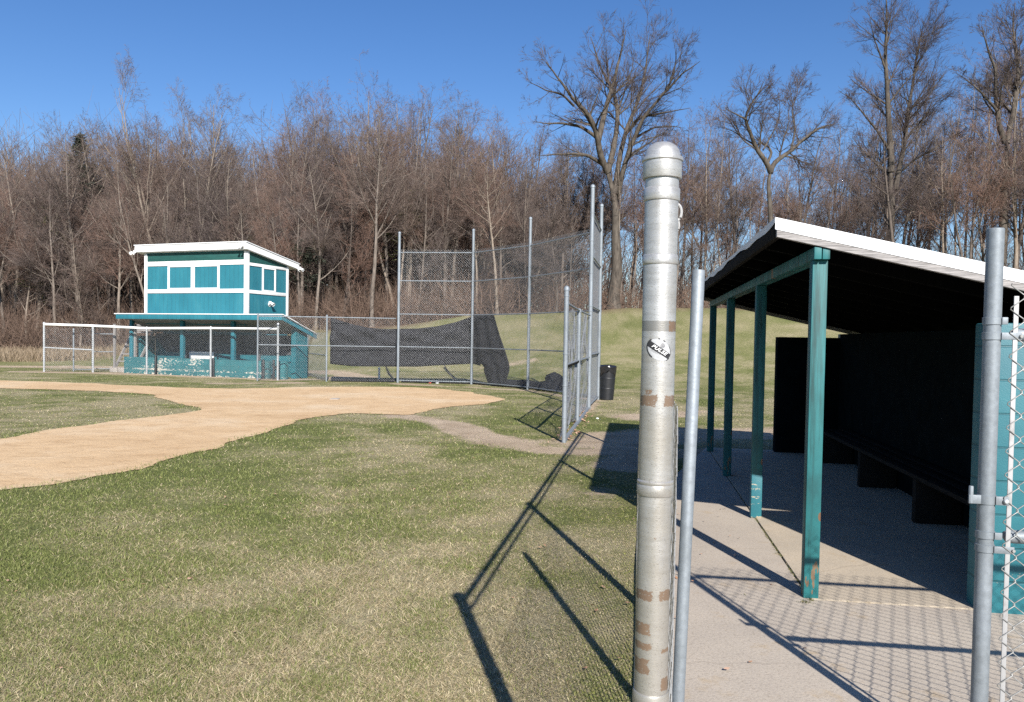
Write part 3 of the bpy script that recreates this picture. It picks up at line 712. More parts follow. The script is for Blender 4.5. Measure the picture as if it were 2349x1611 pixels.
for v in tx.data.vertices: v.co.x = v.co.x*1.20+0.001; v.co.y += 0.0006
wrap(tx, PR+0.0012, SZ, ANG, ROT)
tx = text_mesh('lettering', 'FLEXFIT', 0.0052, M['sticker_grey'], disc, 0.35, 1.25)
for v in tx.data.vertices: v.co.x -= 0.004; v.co.y -= 0.0092
wrap(tx, PR+0.0008, SZ, ANG, ROT)
lg = flat('emblem', [[(q[0]+0.003, q[1]+0.0128) for q in arc_band(0.0056, 0.0056, 0.0007, rad(-160), rad(150), 28)]], M['sticker_grey'], disc, 0.01); wrap(lg, PR+0.0008, SZ, ANG, ROT)
tx = text_mesh('emblem', 'R', 0.0088, M['sticker_grey'], disc, 0.3)
for v in tx.data.vertices: v.co.x += 0.003; v.co.y += 0.0128
wrap(tx, PR+0.0008, SZ, ANG, ROT)

# ---- grey gate post beside it
gp = post(0, 0, 1.90, 0.0242, None, M['galv'], cap='open', seg=28, name='gate_post'); gp.location = (0.672, 3.10, 0); gp.rotation_euler = (0, rad(1.4), 0)
tag(gp, 'plain thin grey steel post standing alone just right of the silver pole', 'post')

# ---- cross fence at the right edge
RP = (1.756, 2.92); RDIR = (math.cos(DUG_A), math.sin(DUG_A))
def rp(d, off=0.0): return (RP[0]+RDIR[0]*d - RDIR[1]*off, RP[1]+RDIR[1]*d + RDIR[0]*off)
rf = empty('chainlink_fence', (*RP, 0), label='chain-link fence section with tension bar hung from the grey post at the right edge', cat='fence')
RR = 0.0292
po = MB().lathe([(RR, -0.15), (RR, 2.05), (RR-0.0025, 2.052), (RR-0.004, 2.05), (RR-0.004, 2.0)], 32, (*RP, 0)).build('post', M['galv'], rf)
x, y = rp(2.95); post(x, y, 1.86, RR, rf)
def strap(z, reach, hh=0.013, left=0.0):
    m = MB(); m.lathe([(RR, z-hh-0.001), (RR+0.0035, z-hh), (RR+0.0035, z+hh), (RR, z+hh+0.001)], 28, (*RP, 0))
    if reach: m.box(0.02, reach, -RR-0.0035, -RR+0.0030, z-hh, z+hh, 0.0015, mtx=Matrix.Translation((*RP, 0)) @ Matrix.Rotation(DUG_A, 4, 'Z'))
    if left: m.box(-left, -0.02, -0.020, -0.013, z-hh, z+hh, 0.0015, mtx=Matrix.Translation((*RP, 0)) @ Matrix.Rotation(DUG_A, 4, 'Z'))
    return m
strap(1.715, 0.040).build('brace_band', M['galv'], rf)
strap(0.93, 0.046).build('brace_band', M['galv'], rf)
for z, rch in ((1.660, 0.088), (0.88, 0.088)):
    m = strap(z, rch); b_ = M['galv']; o = m.build('tension_band', b_, rf)
    q = rp(0.083, -0.036); MB().tube([(q[0]-0.0, q[1]+0.012, z), (q[0], q[1]-0.004, z)], 0.006, 8).build('bolt', M['wire_near'], o)
hg = strap(1.06, 0.065, 0.016, 0.066).build('hinge_band', M['galv'], rf)
q = rp(-0.058, -0.013); MB().lathe([(0.0085, 1.045), (0.0085, 1.105), (0.007, 1.108)], 16, (q[0], q[1], 0)).build('hinge_pin', M['galv'], hg)
q = rp(0.052, -0.040); MB().lathe([(0.0001, -0.005), (0.007, -0.004), (0.0095, 0.0), (0.0095, 0.003)], 16).build('bolt', M['galv_white'], hg).matrix_local = Matrix.Translation((q[0], q[1], 1.06)) @ Matrix.Rotation(math.pi/2, 4, 'X') @ Matrix.Rotation(math.pi, 4, 'X')
for z in (1.665, 0.925):
    m = MB(); m.tube([(*rp(0.085), z), (*rp(2.95), z)], 0.0205, 16); m.build('rail', M['galv'], rf)
    m = MB(); m.tube([(*rp(0.062), z+0.006), (*rp(0.075), z+0.003), (*rp(0.085), z), (*rp(0.14), z)], [0.012, 0.023, 0.0245, 0.0245], 18); m.build('rail_cup', M['galv'], rf)
bx = MB().box(0.058, 0.0745, -0.031, -0.026, 0.04, 1.805, 0.0012, mtx=Matrix.Translation((*RP, 0)) @ Matrix.Rotation(DUG_A, 4, 'Z')).build('tension_bar', M['bar'], rf)
def woven(parent, d0, d1, z0, z1, off, p=0.043, r=0.0021):
    """zigzag wires hooked into each other, as chain link really is"""
    V, F = [], []; nc = int((d1-d0)/p); rows = int((z1-z0)/p); base = 0
    ring = [(math.cos(q), math.sin(q)) for q in np.linspace(0, 2*math.pi, 5, endpoint=False)]
    for c in range(nc):
        u0 = d0+c*p; pts = []
        for k in range(rows+1):
            e = (k+c) % 2; uu = u0 + (p+0.0022 if e else -0.0022); zz = z0+k*p
            pts.append((uu, off+0.0024, zz-0.0035)) if not e else pts.append((uu, off-0.0024, zz-0.0035))
            pts.append((uu, off-0.0024, zz+0.0035)) if not e else pts.append((uu, off+0.0024, zz+0.0035))
        P = np.array([(*rp(a, b), z) for a, b, z in pts]); T = np.gradient(P, axis=0); T /= np.linalg.norm(T, axis=1)[:, None]
        n3 = np.array([-RDIR[1], RDIR[0], 0]); e1 = np.tile(n3, (len(P), 1)); e2 = np.cross(T, e1); e2 /= np.linalg.norm(e2, axis=1)[:, None]; e1 = np.cross(e2, T)
        R = np.stack([P+(e1*a+e2*b)*r for a, b in ring], 1); V.append(R.reshape(-1, 3))
        m = len(P)
        for i in range(m-1):
            for k in range(5): F.append((base+i*5+k, base+i*5+(k+1) % 5, base+(i+1)*5+(k+1) % 5, base+(i+1)*5+k))
        base += m*5
    return mesh_np('mesh', np.concatenate(V), F, M['wire_near'], parent, smooth=True)
woven(rf, 0.048, 2.95, 0.04, 1.85, -0.036)
loc_children(rf)

# ------------------------------------------------------------------ right dugout
dg = empty('dugout', (*DUG_O, 0), DUG_A, 'open teal timber and block dugout with white edged roof at the right', 'dugout')
POSTS = (0.0, 2.30, 4.60, 6.76)
for i, py in enumerate(POSTS):
    hw = 0.0455
    o = MB().box(-hw, hw, -hw, hw, -0.137, 1.993, 0.004).build('post', M['teal_post'], dg, (0, py, 0.15))
    if i == 1:
        MB().box(-0.0475, 0.0475, -0.0475, 0.0475, 0.0, 0.40, 0.003).build('peeling_foot', M['teal_post_peel'], o, (0, 0, -0.136))
def zr(x): return 2.388 - 0.228*(x+0.275)            # top of the roof deck
RX0, RX1, RY0, RY1 = -0.275, 2.30, -0.10, 7.02
b2 = MB(); b2.box(-0.047, -0.003, -0.09, 6.85, 2.145, zr(0)-0.105, 0.003); b2.box(0.003, 0.047, -0.088, 6.85, 2.145, zr(0)-0.113, 0.003)
b2.build('beam', M['teal_post'], dg)
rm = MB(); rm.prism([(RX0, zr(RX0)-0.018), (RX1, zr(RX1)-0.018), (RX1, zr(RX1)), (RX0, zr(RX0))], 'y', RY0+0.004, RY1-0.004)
roof = rm.build('roof', M['ply_shade'], dg)
rm = MB(); rm.prism([(RX0-0.012, zr(RX0-0.012)+0.002), (RX1, zr(RX1)+0.002), (RX1, zr(RX1)+0.010), (RX0-0.012, zr(RX0-0.012)+0.010)], 'y', RY0-0.002, RY1+0.004)
rm.build('metal_sheet', M['white_metal'], roof)
for ya, yb in ((RY0-0.006, RY0-0.003), (RY1+0.005, RY1+0.008)):
    m = MB(); m.prism([(RX0-0.012, zr(RX0-0.012)-0.062), (RX1, zr(RX1)-0.062), (RX1, zr(RX1)+0.012), (RX0-0.012, zr(RX0-0.012)+0.012)], 'y', ya, yb); m.build('white_edge', M['white_metal'], dg)
m = MB()
prev = None
pts = [(y, 0.026+0.012*math.sin(y*2.3)+0.008*math.sin(y*7.1)) for y in np.linspace(RY0, RY1, 40)]
for (ya, da), (yb, db) in zip(pts[:-1], pts[1:]):
    vs = [m.bm.verts.new((RX0-0.015, yy, zz)) for yy, zz in ((ya, zr(RX0)+0.012), (yb, zr(RX0)+0.012), (yb, zr(RX0)-db), (ya, zr(RX0)-da))]
    m.bm.faces.new(vs)
bmesh.ops.remove_doubles(m.bm, verts=m.bm.verts[:], dist=1e-4); bmesh.ops.solidify(m.bm, geom=m.bm.faces[:], thickness=0.002)
m.build('drip_edge', M['white_metal'], dg)
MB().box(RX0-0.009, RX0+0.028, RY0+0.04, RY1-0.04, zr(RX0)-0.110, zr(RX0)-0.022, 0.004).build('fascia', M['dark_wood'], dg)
for ya in (RY0-0.002, RY1-0.036):
    m = MB(); m.prism([(RX0, zr(RX0)-0.105), (RX1, zr(RX1)-0.105), (RX1, zr(RX1)-0.020), (RX0, zr(RX0)-0.020)], 'y', ya, ya+0.038); m.build('rafter', M['grey_wood'], dg)
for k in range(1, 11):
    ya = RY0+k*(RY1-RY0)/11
    m = MB(); m.prism([(RX0+0.03, zr(RX0)-0.107), (RX1, zr(RX1)-0.100), (RX1, zr(RX1)-0.020), (RX0+0.03, zr(RX0)-0.022)], 'y', ya-0.019, ya+0.019); m.build('rafter', M['ply_shade'], dg)  # inner rafters coloured near-black for the shade under the roof
MB().box(0.965, 1.83, -0.10, 0.10, -0.05, 1.765, 0.012).build('end_wall', M['teal_wall'], dg)
MB().box(0.945, 1.83, 6.90, 7.10, -0.05, 1.715, 0.012).build('end_wall', M['shade_tone'], dg)  # far wall coloured near-black to hold the dugout's shade
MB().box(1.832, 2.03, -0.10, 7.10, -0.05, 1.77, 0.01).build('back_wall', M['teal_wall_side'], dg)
MB().box(1.815, 1.829, 0.115, 6.885, 0.02, 1.768).build('shade_lining', M['shade_tone'], dg)  # added sheets that carry the interior shade over the teal block
MB().box(0.98, 1.81, 0.103, 0.113, 0.02, 1.74).build('shade_lining', M['shade_tone'], dg)
bn = empty('bench', (*dug(1.55, 3.3), 0), DUG_A, 'long shade-darkened wooden bench along the back wall inside the right dugout', 'bench')
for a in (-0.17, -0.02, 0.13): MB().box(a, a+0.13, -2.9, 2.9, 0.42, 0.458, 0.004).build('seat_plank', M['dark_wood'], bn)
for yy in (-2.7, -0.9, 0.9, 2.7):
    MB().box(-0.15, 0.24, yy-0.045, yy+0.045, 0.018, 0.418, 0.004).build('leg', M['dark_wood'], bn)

# ------------------------------------------------------------------ backstop and wings
P1, P2, P3, P5, P4 = (-4.06, 28.35), (-1.42, 28.03), (0.52, 25.63), (2.37, 21.79), (1.82, 18.71)
PM, P6 = (1.30, 15.6), (0.84, 12.52); W1, W2 = (-6.56, 28.16), (-8.95, 28.0)
bs = empty('backstop', (*P2, 0), label='tall galvanised chain-link backstop of high panels behind home plate', cat='backstop')
for p, h in ((P1, 5.32), (P2, 5.42), (P3, 5.50), (P5, 5.30), (P4, 5.22)):
    post(*p, h, 0.048, bs, M['galv'], bands=(0.9, 1.45, 2.3, 2.42, 3.2, 3.95, 4.6), seg=14)
BZ = (0.08, 1.28, 2.44, 3.62, 4.62)
for a, b in ((P1, P2), (P2, P3), (P3, P5), (P5, P4)):
    A, u, L, nr = pitch_frame(a, b); e0 = A+u*0.05; e1 = np.array(b)-u*0.05
    for z in BZ: pipe('rail', (*e0, z), (*e1, z), 0.021, bs)
    link_mesh('mesh', tuple(e0), tuple(e1), 0.06, 4.72, bs, off=0.035 if (a, b) != (P3, P5) else 0.035, diag=0.085, r=0.0019, seed=3)
loc_children(bs)

def simple_fence(name, posts, heights, rails, mesh_h, label, r=0.03, rr=0.02, off=0.03, amp=0.0, mat=None, cat='fence', skip_rail=(), seedb=1, mr=0.0019, sides=None, postmat=None):
    root = empty(name, (*posts[0], 0), label=label, cat=cat)
    for (p, h) in zip(posts, heights):
        if h: post(*p, h, r, root, postmat or M['galv'], bands=(0.4, 0.9, 1.4, h-0.12))
    for i, (a, b) in enumerate(zip(posts[:-1], posts[1:])):
        A, u, L, nr = pitch_frame(a, b); e0 = A+u*0.02; e1 = np.array(b)-u*0.02
        for j, z in enumerate(rails):
            if (i, j) in skip_rail: continue
            pipe('rail', (*e0, z), (*e1, z), rr, root, mat)
        link_mesh('mesh', tuple(e0), tuple(e1), 0.04, mesh_h, root, off=off, diag=0.085, r=mr, amp=amp, seed=seedb+i)
    loc_children(root); return root
simple_fence('chainlink_fence', [W2, W1, (P1[0]-0.08, P1[1])], [2.34, 2.33, 0], (1.27, 2.28), 2.3, 'chain-link wing fence with black cloth behind it, left of the tall backstop')
wf = simple_fence('chainlink_fence', [P6, PM, (P4[0]-0.02, P4[1]-0.1)], [2.43, 2.20, 0], (1.22, 2.20), 2.16, 'sagging chain-link wing fence right of the backstop, ending at the dirt path', r=0.038, off=-0.03, amp=0.12, mr=0.0026)
MB().tube([(0.87, 12.7, 1.20), (1.28, 15.45, 1.20)], 0.027, 10).build('rusty_rail', M['dark_wood'], wf).matrix_parent_inverse = Matrix.Translation((-P6[0], -P6[1], 0))
MB().box(-0.03, 0.03, 0.1, 6.2, 0.0, 0.05).build('bottom_rail', M['galv'], wf).matrix_local = Matrix.Rotation(-math.atan2(0.98, 6.19), 4, 'Z')

# low fence in front of the left dugout, with a fat white top rail
L5, L4, L3, L2, L1 = (-18.74, 31.88), (-16.84, 32.0), (-14.43, 31.45), (-11.45, 30.25), (-8.40, 28.55)
lf = empty('chainlink_fence', (*L3, 0), label='low chain-link fence with a fat white top rail in front of the left dugout', cat='fence')
for p, h in ((L5, 1.95), (L4, 1.86), (L3, 1.84), (L2, 1.88), (L1, 2.02)): post(*p, h, 0.04, lf, M['galv_white'], bands=(0.4, 0.9, 1.4))
zz = (1.90, 1.87, 1.80, 1.84, 1.84)
for i, (a, b) in enumerate(((L5, L4), (L4, L3), (L3, L2), (L2, L1))):
    pipe('top_rail', (*a, zz[i]), (*b, zz[i+1]), 0.052 if i < 3 else 0.045, lf, M['white_trim'])
    link_mesh('mesh', a, b, 0.04, 1.78, lf, off=0.045, diag=0.085, r=0.0018, seed=9+i)
pipe('middle_rail', (*L5, 0.97), (*L4, 0.90), 0.028, lf, M['galv_white'])
loc_children(lf)
gf = empty('fence_gate', (-17.9, 32.4, 0), label='thin grey gate frame behind the far left end of the low fence', cat='gate')
for p, h in (((-17.9, 32.5), 1.72), ((-17.1, 32.45), 1.80)): post(*p, h, 0.032, gf, M['galv'])
for z in (1.55, 0.82, 0.12): pipe('rail', (-17.1, 32.45, z), (-16.35, 32.75, z), 0.018, gf)
pipe('rail', (-17.9, 32.5, 0.09), (-17.1, 32.45, 0.09), 0.018, gf)
loc_children(gf)
bf = empty('side_fence', (-8.05, 31.5, 0), label='short chain-link side fence between the left dugout and the wing fence', cat='fence')
post(-8.12, 31.6, 1.84, 0.036, bf, M['galv'])
for z in (0.93,): pipe('rail', (-8.12, 31.6, z), (-6.62, 28.3, z), 0.02, bf)
link_mesh('mesh', (-8.1, 31.55), (-6.62, 28.3), 0.04, 1.74, bf, off=0.0, diag=0.085, r=0.0022)
loc_children(bf)

# black wind cloth hanging behind the left part of the backstop
def cloth(name, cols_, rows, parent, thick=0.004):
    """cols_: list of (x, y, ztop, zbot); sheet with folds, given a real thickness"""
    V = []; nC = len(cols_)
    for i, (x, y, zt, zb) in enumerate(cols_):
        for j in range(rows+1):
            t = j/rows; z = zt+(zb-zt)*t; s = i/(nC-1)
            fold = 0.085*math.sin(9*(s*2.2+t*1.1)) + 0.055*math.sin(21*(s*1.3-t*0.8)) + 0.02*math.sin(40*s+7*t)
            V.append((x, y+0.19+fold*math.sin(math.pi*min(1, t*1.3+0.1)), z))
    F = [(i*(rows+1)+j, (i+1)*(rows+1)+j, (i+1)*(rows+1)+j+1, i*(rows+1)+j+1) for i in range(nC-1) for j in range(rows)]
    o = mesh_np(name, V, F, M['black_cloth'], parent, smooth=True)
    md = o.modifiers.new('thickness', 'SOLIDIFY'); md.thickness = thick
    return o
wc = empty('wind_cloth', (-4.0, 28.45, 0), label='torn black wind cloth sagging behind the left backstop panels', cat='wind cloth')
def interp_cols(keys, n):
    k = np.array(keys); d = np.concatenate([[0], np.cumsum(np.hypot(np.diff(k[:, 0]), np.diff(k[:, 1])))]); q = np.linspace(0, d[-1], n)
    return list(zip(*[np.interp(q, d, k[:, c]) for c in range(4)]))
keys = [(-6.50, 28.25, 2.28, 0.62), (-5.75, 28.3, 2.06, 0.55), (-5.15, 28.33, 1.94, 0.55), (-4.6, 28.36, 1.90, 0.555), (-4.03, 28.40, 1.92, 0.56), (-3.4, 28.32, 1.94, 0.57), (-2.7, 28.24, 2.03, 0.63), (-2.05, 28.16, 2.18, 0.67), (-1.48, 28.12, 2.38, 0.71), (-1.36, 28.06, 2.44, 0.71), (-1.1, 27.74, 2.44, 0.66)]
cloth('sheet', interp_cols(keys, 46), 16, wc)
rows_ = [(2.44, -1.36, -0.69), (2.14, -1.36, -0.60), (1.69, -1.36, -0.47), (1.24, -1.36, -0.32), (0.80, -1.34, -0.19), (0.68, -1.05, -0.17), (0.50, -1.07, -0.19), (0.28, -0.98, -0.27), (0.07, -0.90, -0.28)]
V, F = [], []
ZR = np.linspace(2.44, 0.05, 26)
for j, z in enumerate(ZR):
    a = np.interp(-z, [-r[0] for r in rows_], [r[1] for r in rows_]); b = np.interp(-z, [-r[0] for r in rows_], [r[2] for r in rows_])
    for i in range(13):
        x = a+(b-a)*i/12; y = 28.03+(x-P2[0])*(P3[1]-P2[1])/(P3[0]-P2[0])
        w = 0.035*math.sin(i*1.25+z*1.2)+0.02*math.sin(i*2.9-z*2)
        V.append((x+0.78*(0.11+w), y+0.62*(0.11+w), z))
F = [(j*13+i, j*13+i+1, (j+1)*13+i+1, (j+1)*13+i) for j in range(25) for i in range(12)]
o = mesh_np('hanging_end', V, F, M['black_cloth'], wc, smooth=True); o.modifiers.new('thickness', 'SOLIDIFY').thickness = 0.004
for a, b, r in (((-4.53, 28.5, 0.6), (-4.18, 28.5, 0.06), 0.03), ((-2.42, 28.4, 0.66), (-1.95, 28.35, 0.06), 0.03)):
    MB().tube([a, ((a[0]*2+b[0])/3, a[1]+0.02, (a[2]*2+b[2])/3-0.08), b], [0.02, r, 0.018], 6).build('strap', M['black_cloth'], wc)
def lumpy(name, pts, r, parent, seed, mat):
    q = MB(); n = 30; P = np.array(pts); d = np.linspace(0, len(P)-1, n)
    path = [(np.interp(t, range(len(P)), P[:, 0]), np.interp(t, range(len(P)), P[:, 1]), np.interp(t, range(len(P)), P[:, 2])) for t in d]
    rs = [r*(0.75+0.6*float(vnoise(t*2.3, 0, seed))) for t in d]
    path = [(x, y, max(z, rr*0.55)) for (x, y, z), rr in zip(path, rs)]
    q.tube(path, rs, 8); return q.build(name, mat, parent)
lumpy('fallen_hem', [(-6.45, 28.38, 0.04), (-4.2, 28.52, 0.04)], 0.055, wc, 5, M['black_cloth'])
lumpy('fallen_hem', [(-3.95, 28.55, 0.03), (-2.6, 28.35, 0.03), (-1.45, 28.25, 0.04), (-0.9, 27.7, 0.05)], 0.05, wc, 8, M['black_cloth'])
lumpy('fallen_hem', [(-0.55, 27.3, 0.1), (0.2, 26.5, 0.12), (0.7, 26.0, 0.12), (1.35, 24.6, 0.12)], 0.15, wc, 15, M['black_cloth'])
for c in wc.children: c.matrix_parent_inverse = Matrix.Translation((4.0, -28.45, 0))
tp = MB(); random.seed(4)
r_ = bmesh.ops.create_icosphere(tp.bm, subdivisions=3, radius=1.0)
for v in tp.bm.verts:
    k = 0.75+0.5*float(vnoise(v.co.x*2.1+9, v.co.y*2.1+v.co.z*3, 12)); v.co = Vector((v.co.x*0.42*k, v.co.y*0.3*k, (v.co.z+0.8)*0.30*k))
tp = tp.build('tarp_bundle', M['black_cloth'], None, (1.42, 25.15, -0.02)); tp.rotation_euler = (0, 0.15, 0.6)
tag(tp, 'black tarp bundle crumpled on the grass behind the backstop near the trash can', 'tarp')
sp = post(-5.05, 30.3, 0.42, 0.04, None, M['white_trim'], name='marker_post'); tag(sp, 'short white stub post in the grass behind the sagging black cloth', 'post')

# ------------------------------------------------------------------ trash can
tc = empty('trash_can', (2.60, 21.75, Hh(2.6, 21.75)), 0.3, 'black plastic barrel trash can with liner beside the last backstop post', 'trash can')
MB().lathe([(0.175, 0.0), (0.185, 0.01), (0.198, 0.30), (0.203, 0.305), (0.203, 0.325), (0.199, 0.33), (0.208, 0.58), (0.213, 0.585), (0.213, 0.605), (0.209, 0.61), (0.217, 0.87), (0.226, 0.875), (0.226, 0.90), (0.205, 0.90), (0.20, 0.86), (0.195, 0.5)], 32).build('barrel', M['black_plastic'], tc)
bg_ = MB(); bg_.lathe([(0.222, 0.74), (0.226, 0.80), (0.228, 0.86), (0.234, 0.905), (0.21, 0.925), (0.15, 0.935), (0.06, 0.945), (0.001, 0.95)], 40)
for v in bg_.bm.verts:
    a = math.atan2(v.co.y, v.co.x); r = math.hypot(v.co.x, v.co.y)
    if v.co.z < 0.88: v.co.z += 0.05*math.sin(a*3+1)+0.025*math.sin(a*9); k = 1+0.012*math.sin(a*14); v.co.x *= k; v.co.y *= k
    else: v.co.z += 0.02*math.sin(a*4+r*20)
bg_.build('bag', M['black_bag'], tc)
tc.rotation_euler = (0, rad(2.2), 0.3)

# ------------------------------------------------------------------ left dugout and press box
LA = (-15.55, 31.89); LANG = math.atan2(-0.35803, 0.93371)
ld = empty('dugout', (*LA, 0), LANG, 'low teal block dugout with peeling front wall below the press box', 'dugout')
MB().box(0, 7.02, 0, 0.20, -0.05, 0.655, 0.01).build('front_wall', M['teal_low'], ld)
MB().box(7.40, 7.76, -0.02, 0.20, -0.05, 0.655, 0.01).build('front_wall', M['teal_low'], ld)
for s_ in (0.12, 2.72, 5.18): MB().box(s_-0.075, s_+0.075, 0.22, 0.36, 0.0, 2.14, 0.008).build('post', M['siding'], ld)
def lr(v): return 2.335-0.315*(v+0.36)
rm = MB(); rm.prism([(-0.36, lr(-0.36)-0.02), (1.75, lr(1.75)-0.02), (1.75, lr(1.75)), (-0.36, lr(-0.36))], 'x', -0.02, 7.93)
rf2 = rm.build('roof', M['shingle'], ld)
mm = MB(); mm.prism([(-0.40, lr(-0.4)+0.003), (0.52, lr(0.52)+0.003), (0.52, lr(0.52)+0.03), (-0.40, lr(-0.4)+0.034)], 'x', -0.09, 7.97)
for v in mm.bm.verts: pass
mm.build('white_edge', M['white_trim'], rf2)
MB().box(0.0, 7.91, -0.40, -0.362, 2.16, lr(-0.36)-0.004, 0.004).build('fascia', M['siding'], ld)
mm = MB(); mm.prism([(-0.36, lr(-0.36)-0.17), (1.75, lr(1.75)-0.17), (1.75, lr(1.75)-0.022), (-0.36, lr(-0.36)-0.022)], 'x', 7.872, 7.91); mm.build('fascia', M['siding'], ld)
mm = MB(); mm.prism([(-0.36, lr(-0.36)+0.002), (1.76, lr(1.76)+0.002), (1.76, lr(1.76)+0.022), (-0.36, lr(-0.36)+0.022)], 'x', 7.925, 7.955); mm.build('white_edge', M['white_trim'], rf2)
def wtop(v): return lr(v)-0.024
for a, b in ((0.05, 0.25), (7.57, 7.77)):
    mm = MB(); mm.prism([(0.62, -0.05), (1.36, -0.05), (1.36, wtop(1.36)-0.15 if a > 1 else 1.5), (0.62, wtop(0.62)-0.16 if a > 1 else 1.5)], 'x', a, b); mm.build('end_wall', M['teal_wall_side'], ld)
MB().box(0.26, 7.56, 1.362, 1.55, -0.05, 1.62).build('back_wall', M['teal_wall'], ld)
sc_ = MB(); hole = [(0.9, 0.86), (6.95, 0.86)] + [(6.95+0.35*math.sin(t), 0.86+0.35*(1-math.cos(t))) for t in np.linspace(0.2, math.pi/2, 6)] + [(7.30, 1.60), (0.3, 1.60), (0.3, 1.45)]
sc_.prism(hole, 'y', 1.335, 1.359); sc_.build('dark_screen', M['dark_screen'], ld)
MB().box(2.1, 3.35, 1.30, 1.333, 0.55, 0.90, 0.01).build('peeled_panel', M['white_trim'], ld)
for s_ in (1.95, 5.55): MB().box(s_-0.07, s_+0.07, 1.30, 1.333, 0.45, 1.0).build('dark_panel', M['dark_screen'], ld)
MB().box(7.22, 7.44, 1.325, 1.36, 0.28, 0.50).build('vent', M['black_plastic'], ld)
db = empty('bench', (LA[0]+0.9337*3.7+0.358*1.0, LA[1]-0.358*3.7+0.9337*1.0, 0), LANG, 'long teal bench just behind the front wall of the left dugout', 'bench')
MB().box(-3.1, 3.1, -0.15, 0.15, 0.44, 0.48).build('seat', M['siding'], db)
for q in (-2.8, 0, 2.8): MB().box(q-0.05, q+0.05, -0.12, 0.12, 0, 0.44).build('leg', M['siding'], db)
for i, (s_, lab) in enumerate(((1.77, 'short black pipe stub in front of the peeling teal wall, leftmost of the four'), (4.59, 'short black pipe stub in front of the middle of the peeling teal wall'), (6.90, 'short black pipe stub at the left side of the gap in the teal front wall'), (7.36, 'short black pipe stub at the right side of the gap in the teal front wall'))):
    x = LA[0]+0.9337*s_-0.358*-0.0-0.05; y = LA[1]-0.358*s_-0.10
    o = MB().lathe([(0.045, -0.05), (0.045, 0.70), (0.04, 0.71), (0.03, 0.715)], 14).build('pipe_stub', M['black_plastic'], None, (x, y, 0))
    tag(o, lab, 'pipe', 'black pipe stubs along the left dugout wall')

pb = empty('press_box', (*LA, 0), LANG, 'teal two-storey press box with white trim and sloping white edged roof', 'press box')
S0, S1, V0, V1 = 0.50, 5.52, 0.60, 3.12
def br(v): return 4.83-0.152*(v-V0)               # underside of its roof
w = MB(); w.prism([(V0+0.95, 0.0), (V1, 0.0), (V1, br(V1)), (V0, br(V0)), (V0, 1.98), (V0+0.95, 1.98)], 'x', S0, S1); w.build('wall', M['siding'], pb)
T = 0.028
def front(s0, s1, z0, z1, mat='white_trim', name='trim', t=T, parent=None): return MB().box(s0, s1, V0-t, V0-0.001, z0, z1, 0.003).build(name, M[mat], parent or pb)
def side(v0, v1, z0, z1, mat='white_trim', name='trim', t=T, parent=None): return MB().box(S1+0.001, S1+t, v0, v1, z0, z1, 0.003).build(name, M[mat], parent or pb)
front(S0-T, S0+0.11, 2.05, br(V0)-0.01, name='corner_board', t=T+0.006); front(S1-0.10, S1+T, 2.05, br(V0)-0.01, name='corner_board', t=T+0.006)
side(V0-T-0.006, V0+0.12, 2.05, br(V0)-0.03, name='corner_board', t=T+0.009); side(V1-0.10, V1+T, 2.05, br(V1)-0.01, name='corner_board', t=T+0.004)
front(S0+0.112, S1-0.102, 4.30, 4.48); front(S0+0.112, S1-0.102, 3.22, 3.37)
front(S0+0.112, S1-0.102, 4.482, br(V0)-0.03, 'green_board', 'frieze_board', 0.012)
side(V0+0.122, V1-0.102, 4.27, 4.38); side(V0+0.122, V1-0.102, 3.21, 3.34)
mm = MB(); mm.prism([(V0+0.122, 4.382), (V1-0.102, 4.382), (V1-0.102, br(V1)-0.01), (V0+0.122, br(V0+0.12)-0.01)], 'x', S1+0.001, S1+0.012); mm.build('frieze_board', M['green_board'], pb)
def window(kind, a, b, z0, z1):
    f = MB(); k = 0.085
    if kind == 'front':
        f.box(a, a+k, V0-T-0.008, V0-0.001, z0, z1); f.box(b-k, b, V0-T-0.008, V0-0.001, z0, z1)
        f.box(a+k, b-k, V0-T-0.006, V0-0.001, z0, z0+0.045); f.box(a+k, b-k, V0-T-0.006, V0-0.001, z1-0.045, z1)
        o = f.build('window', M['white_trim'], pb); MB().box(a+k+0.002, b-k-0.002, V0-0.010, V0-0.001, z0+0.047, z1-0.047).build('shutter', M['siding'], o)
    else:
        f.box(S1+0.001, S1+T+0.008, a, a+0.07, z0, z1); f.box(S1+0.001, S1+T+0.008, b-0.07, b, z0, z1)
        f.box(S1+0.001, S1+T+0.006, a+0.07, b-0.07, z0, z0+0.045); f.box(S1+0.001, S1+T+0.006, a+0.07, b-0.07, z1-0.045, z1)
        o = f.build('window', M['white_trim'], pb); MB().box(S1+0.001, S1+0.01, a+0.072, b-0.072, z0+0.047, z1-0.047).build('shutter', M['siding'], o)
window('front', 1.68, 2.94, 3.375, 4.295); window('front', 2.945, 4.24, 3.375, 4.295); window('side', 1.50, 2.32, 3.345, 4.265)
rr_ = MB(); rr_.prism([(V0-0.22, br(V0-0.22)+0.004), (V1+0.55, br(V1+0.55)+0.004), (V1+0.55, br(V1+0.55)+0.22), (V0-0.22, br(V0-0.22)+0.245)], 'x', S0-0.34, S1+0.16)
ro = rr_.build('roof', M['white_trim'], pb)
rr_ = MB(); rr_.prism([(V0-0.25, br(V0-0.25)+0.255), (V1+0.58, br(V1+0.58)+0.225), (V1+0.58, br(V1+0.58)+0.250), (V0-0.25, br(V0-0.25)+0.285)], 'x', S0-0.37, S1+0.19); rr_.build('metal_sheet', M['white_metal'], ro)
rr_ = MB(); rr_.prism([(V0-0.235, br(V0)+0.14), (V0-0.221, br(V0)+0.14), (V0-0.221, br(V0)+0.155), (V0-0.235, br(V0)+0.155)], 'x', S0-0.35, S1+0.17); rr_.build('edge_strip', M['white_metal'], ro)
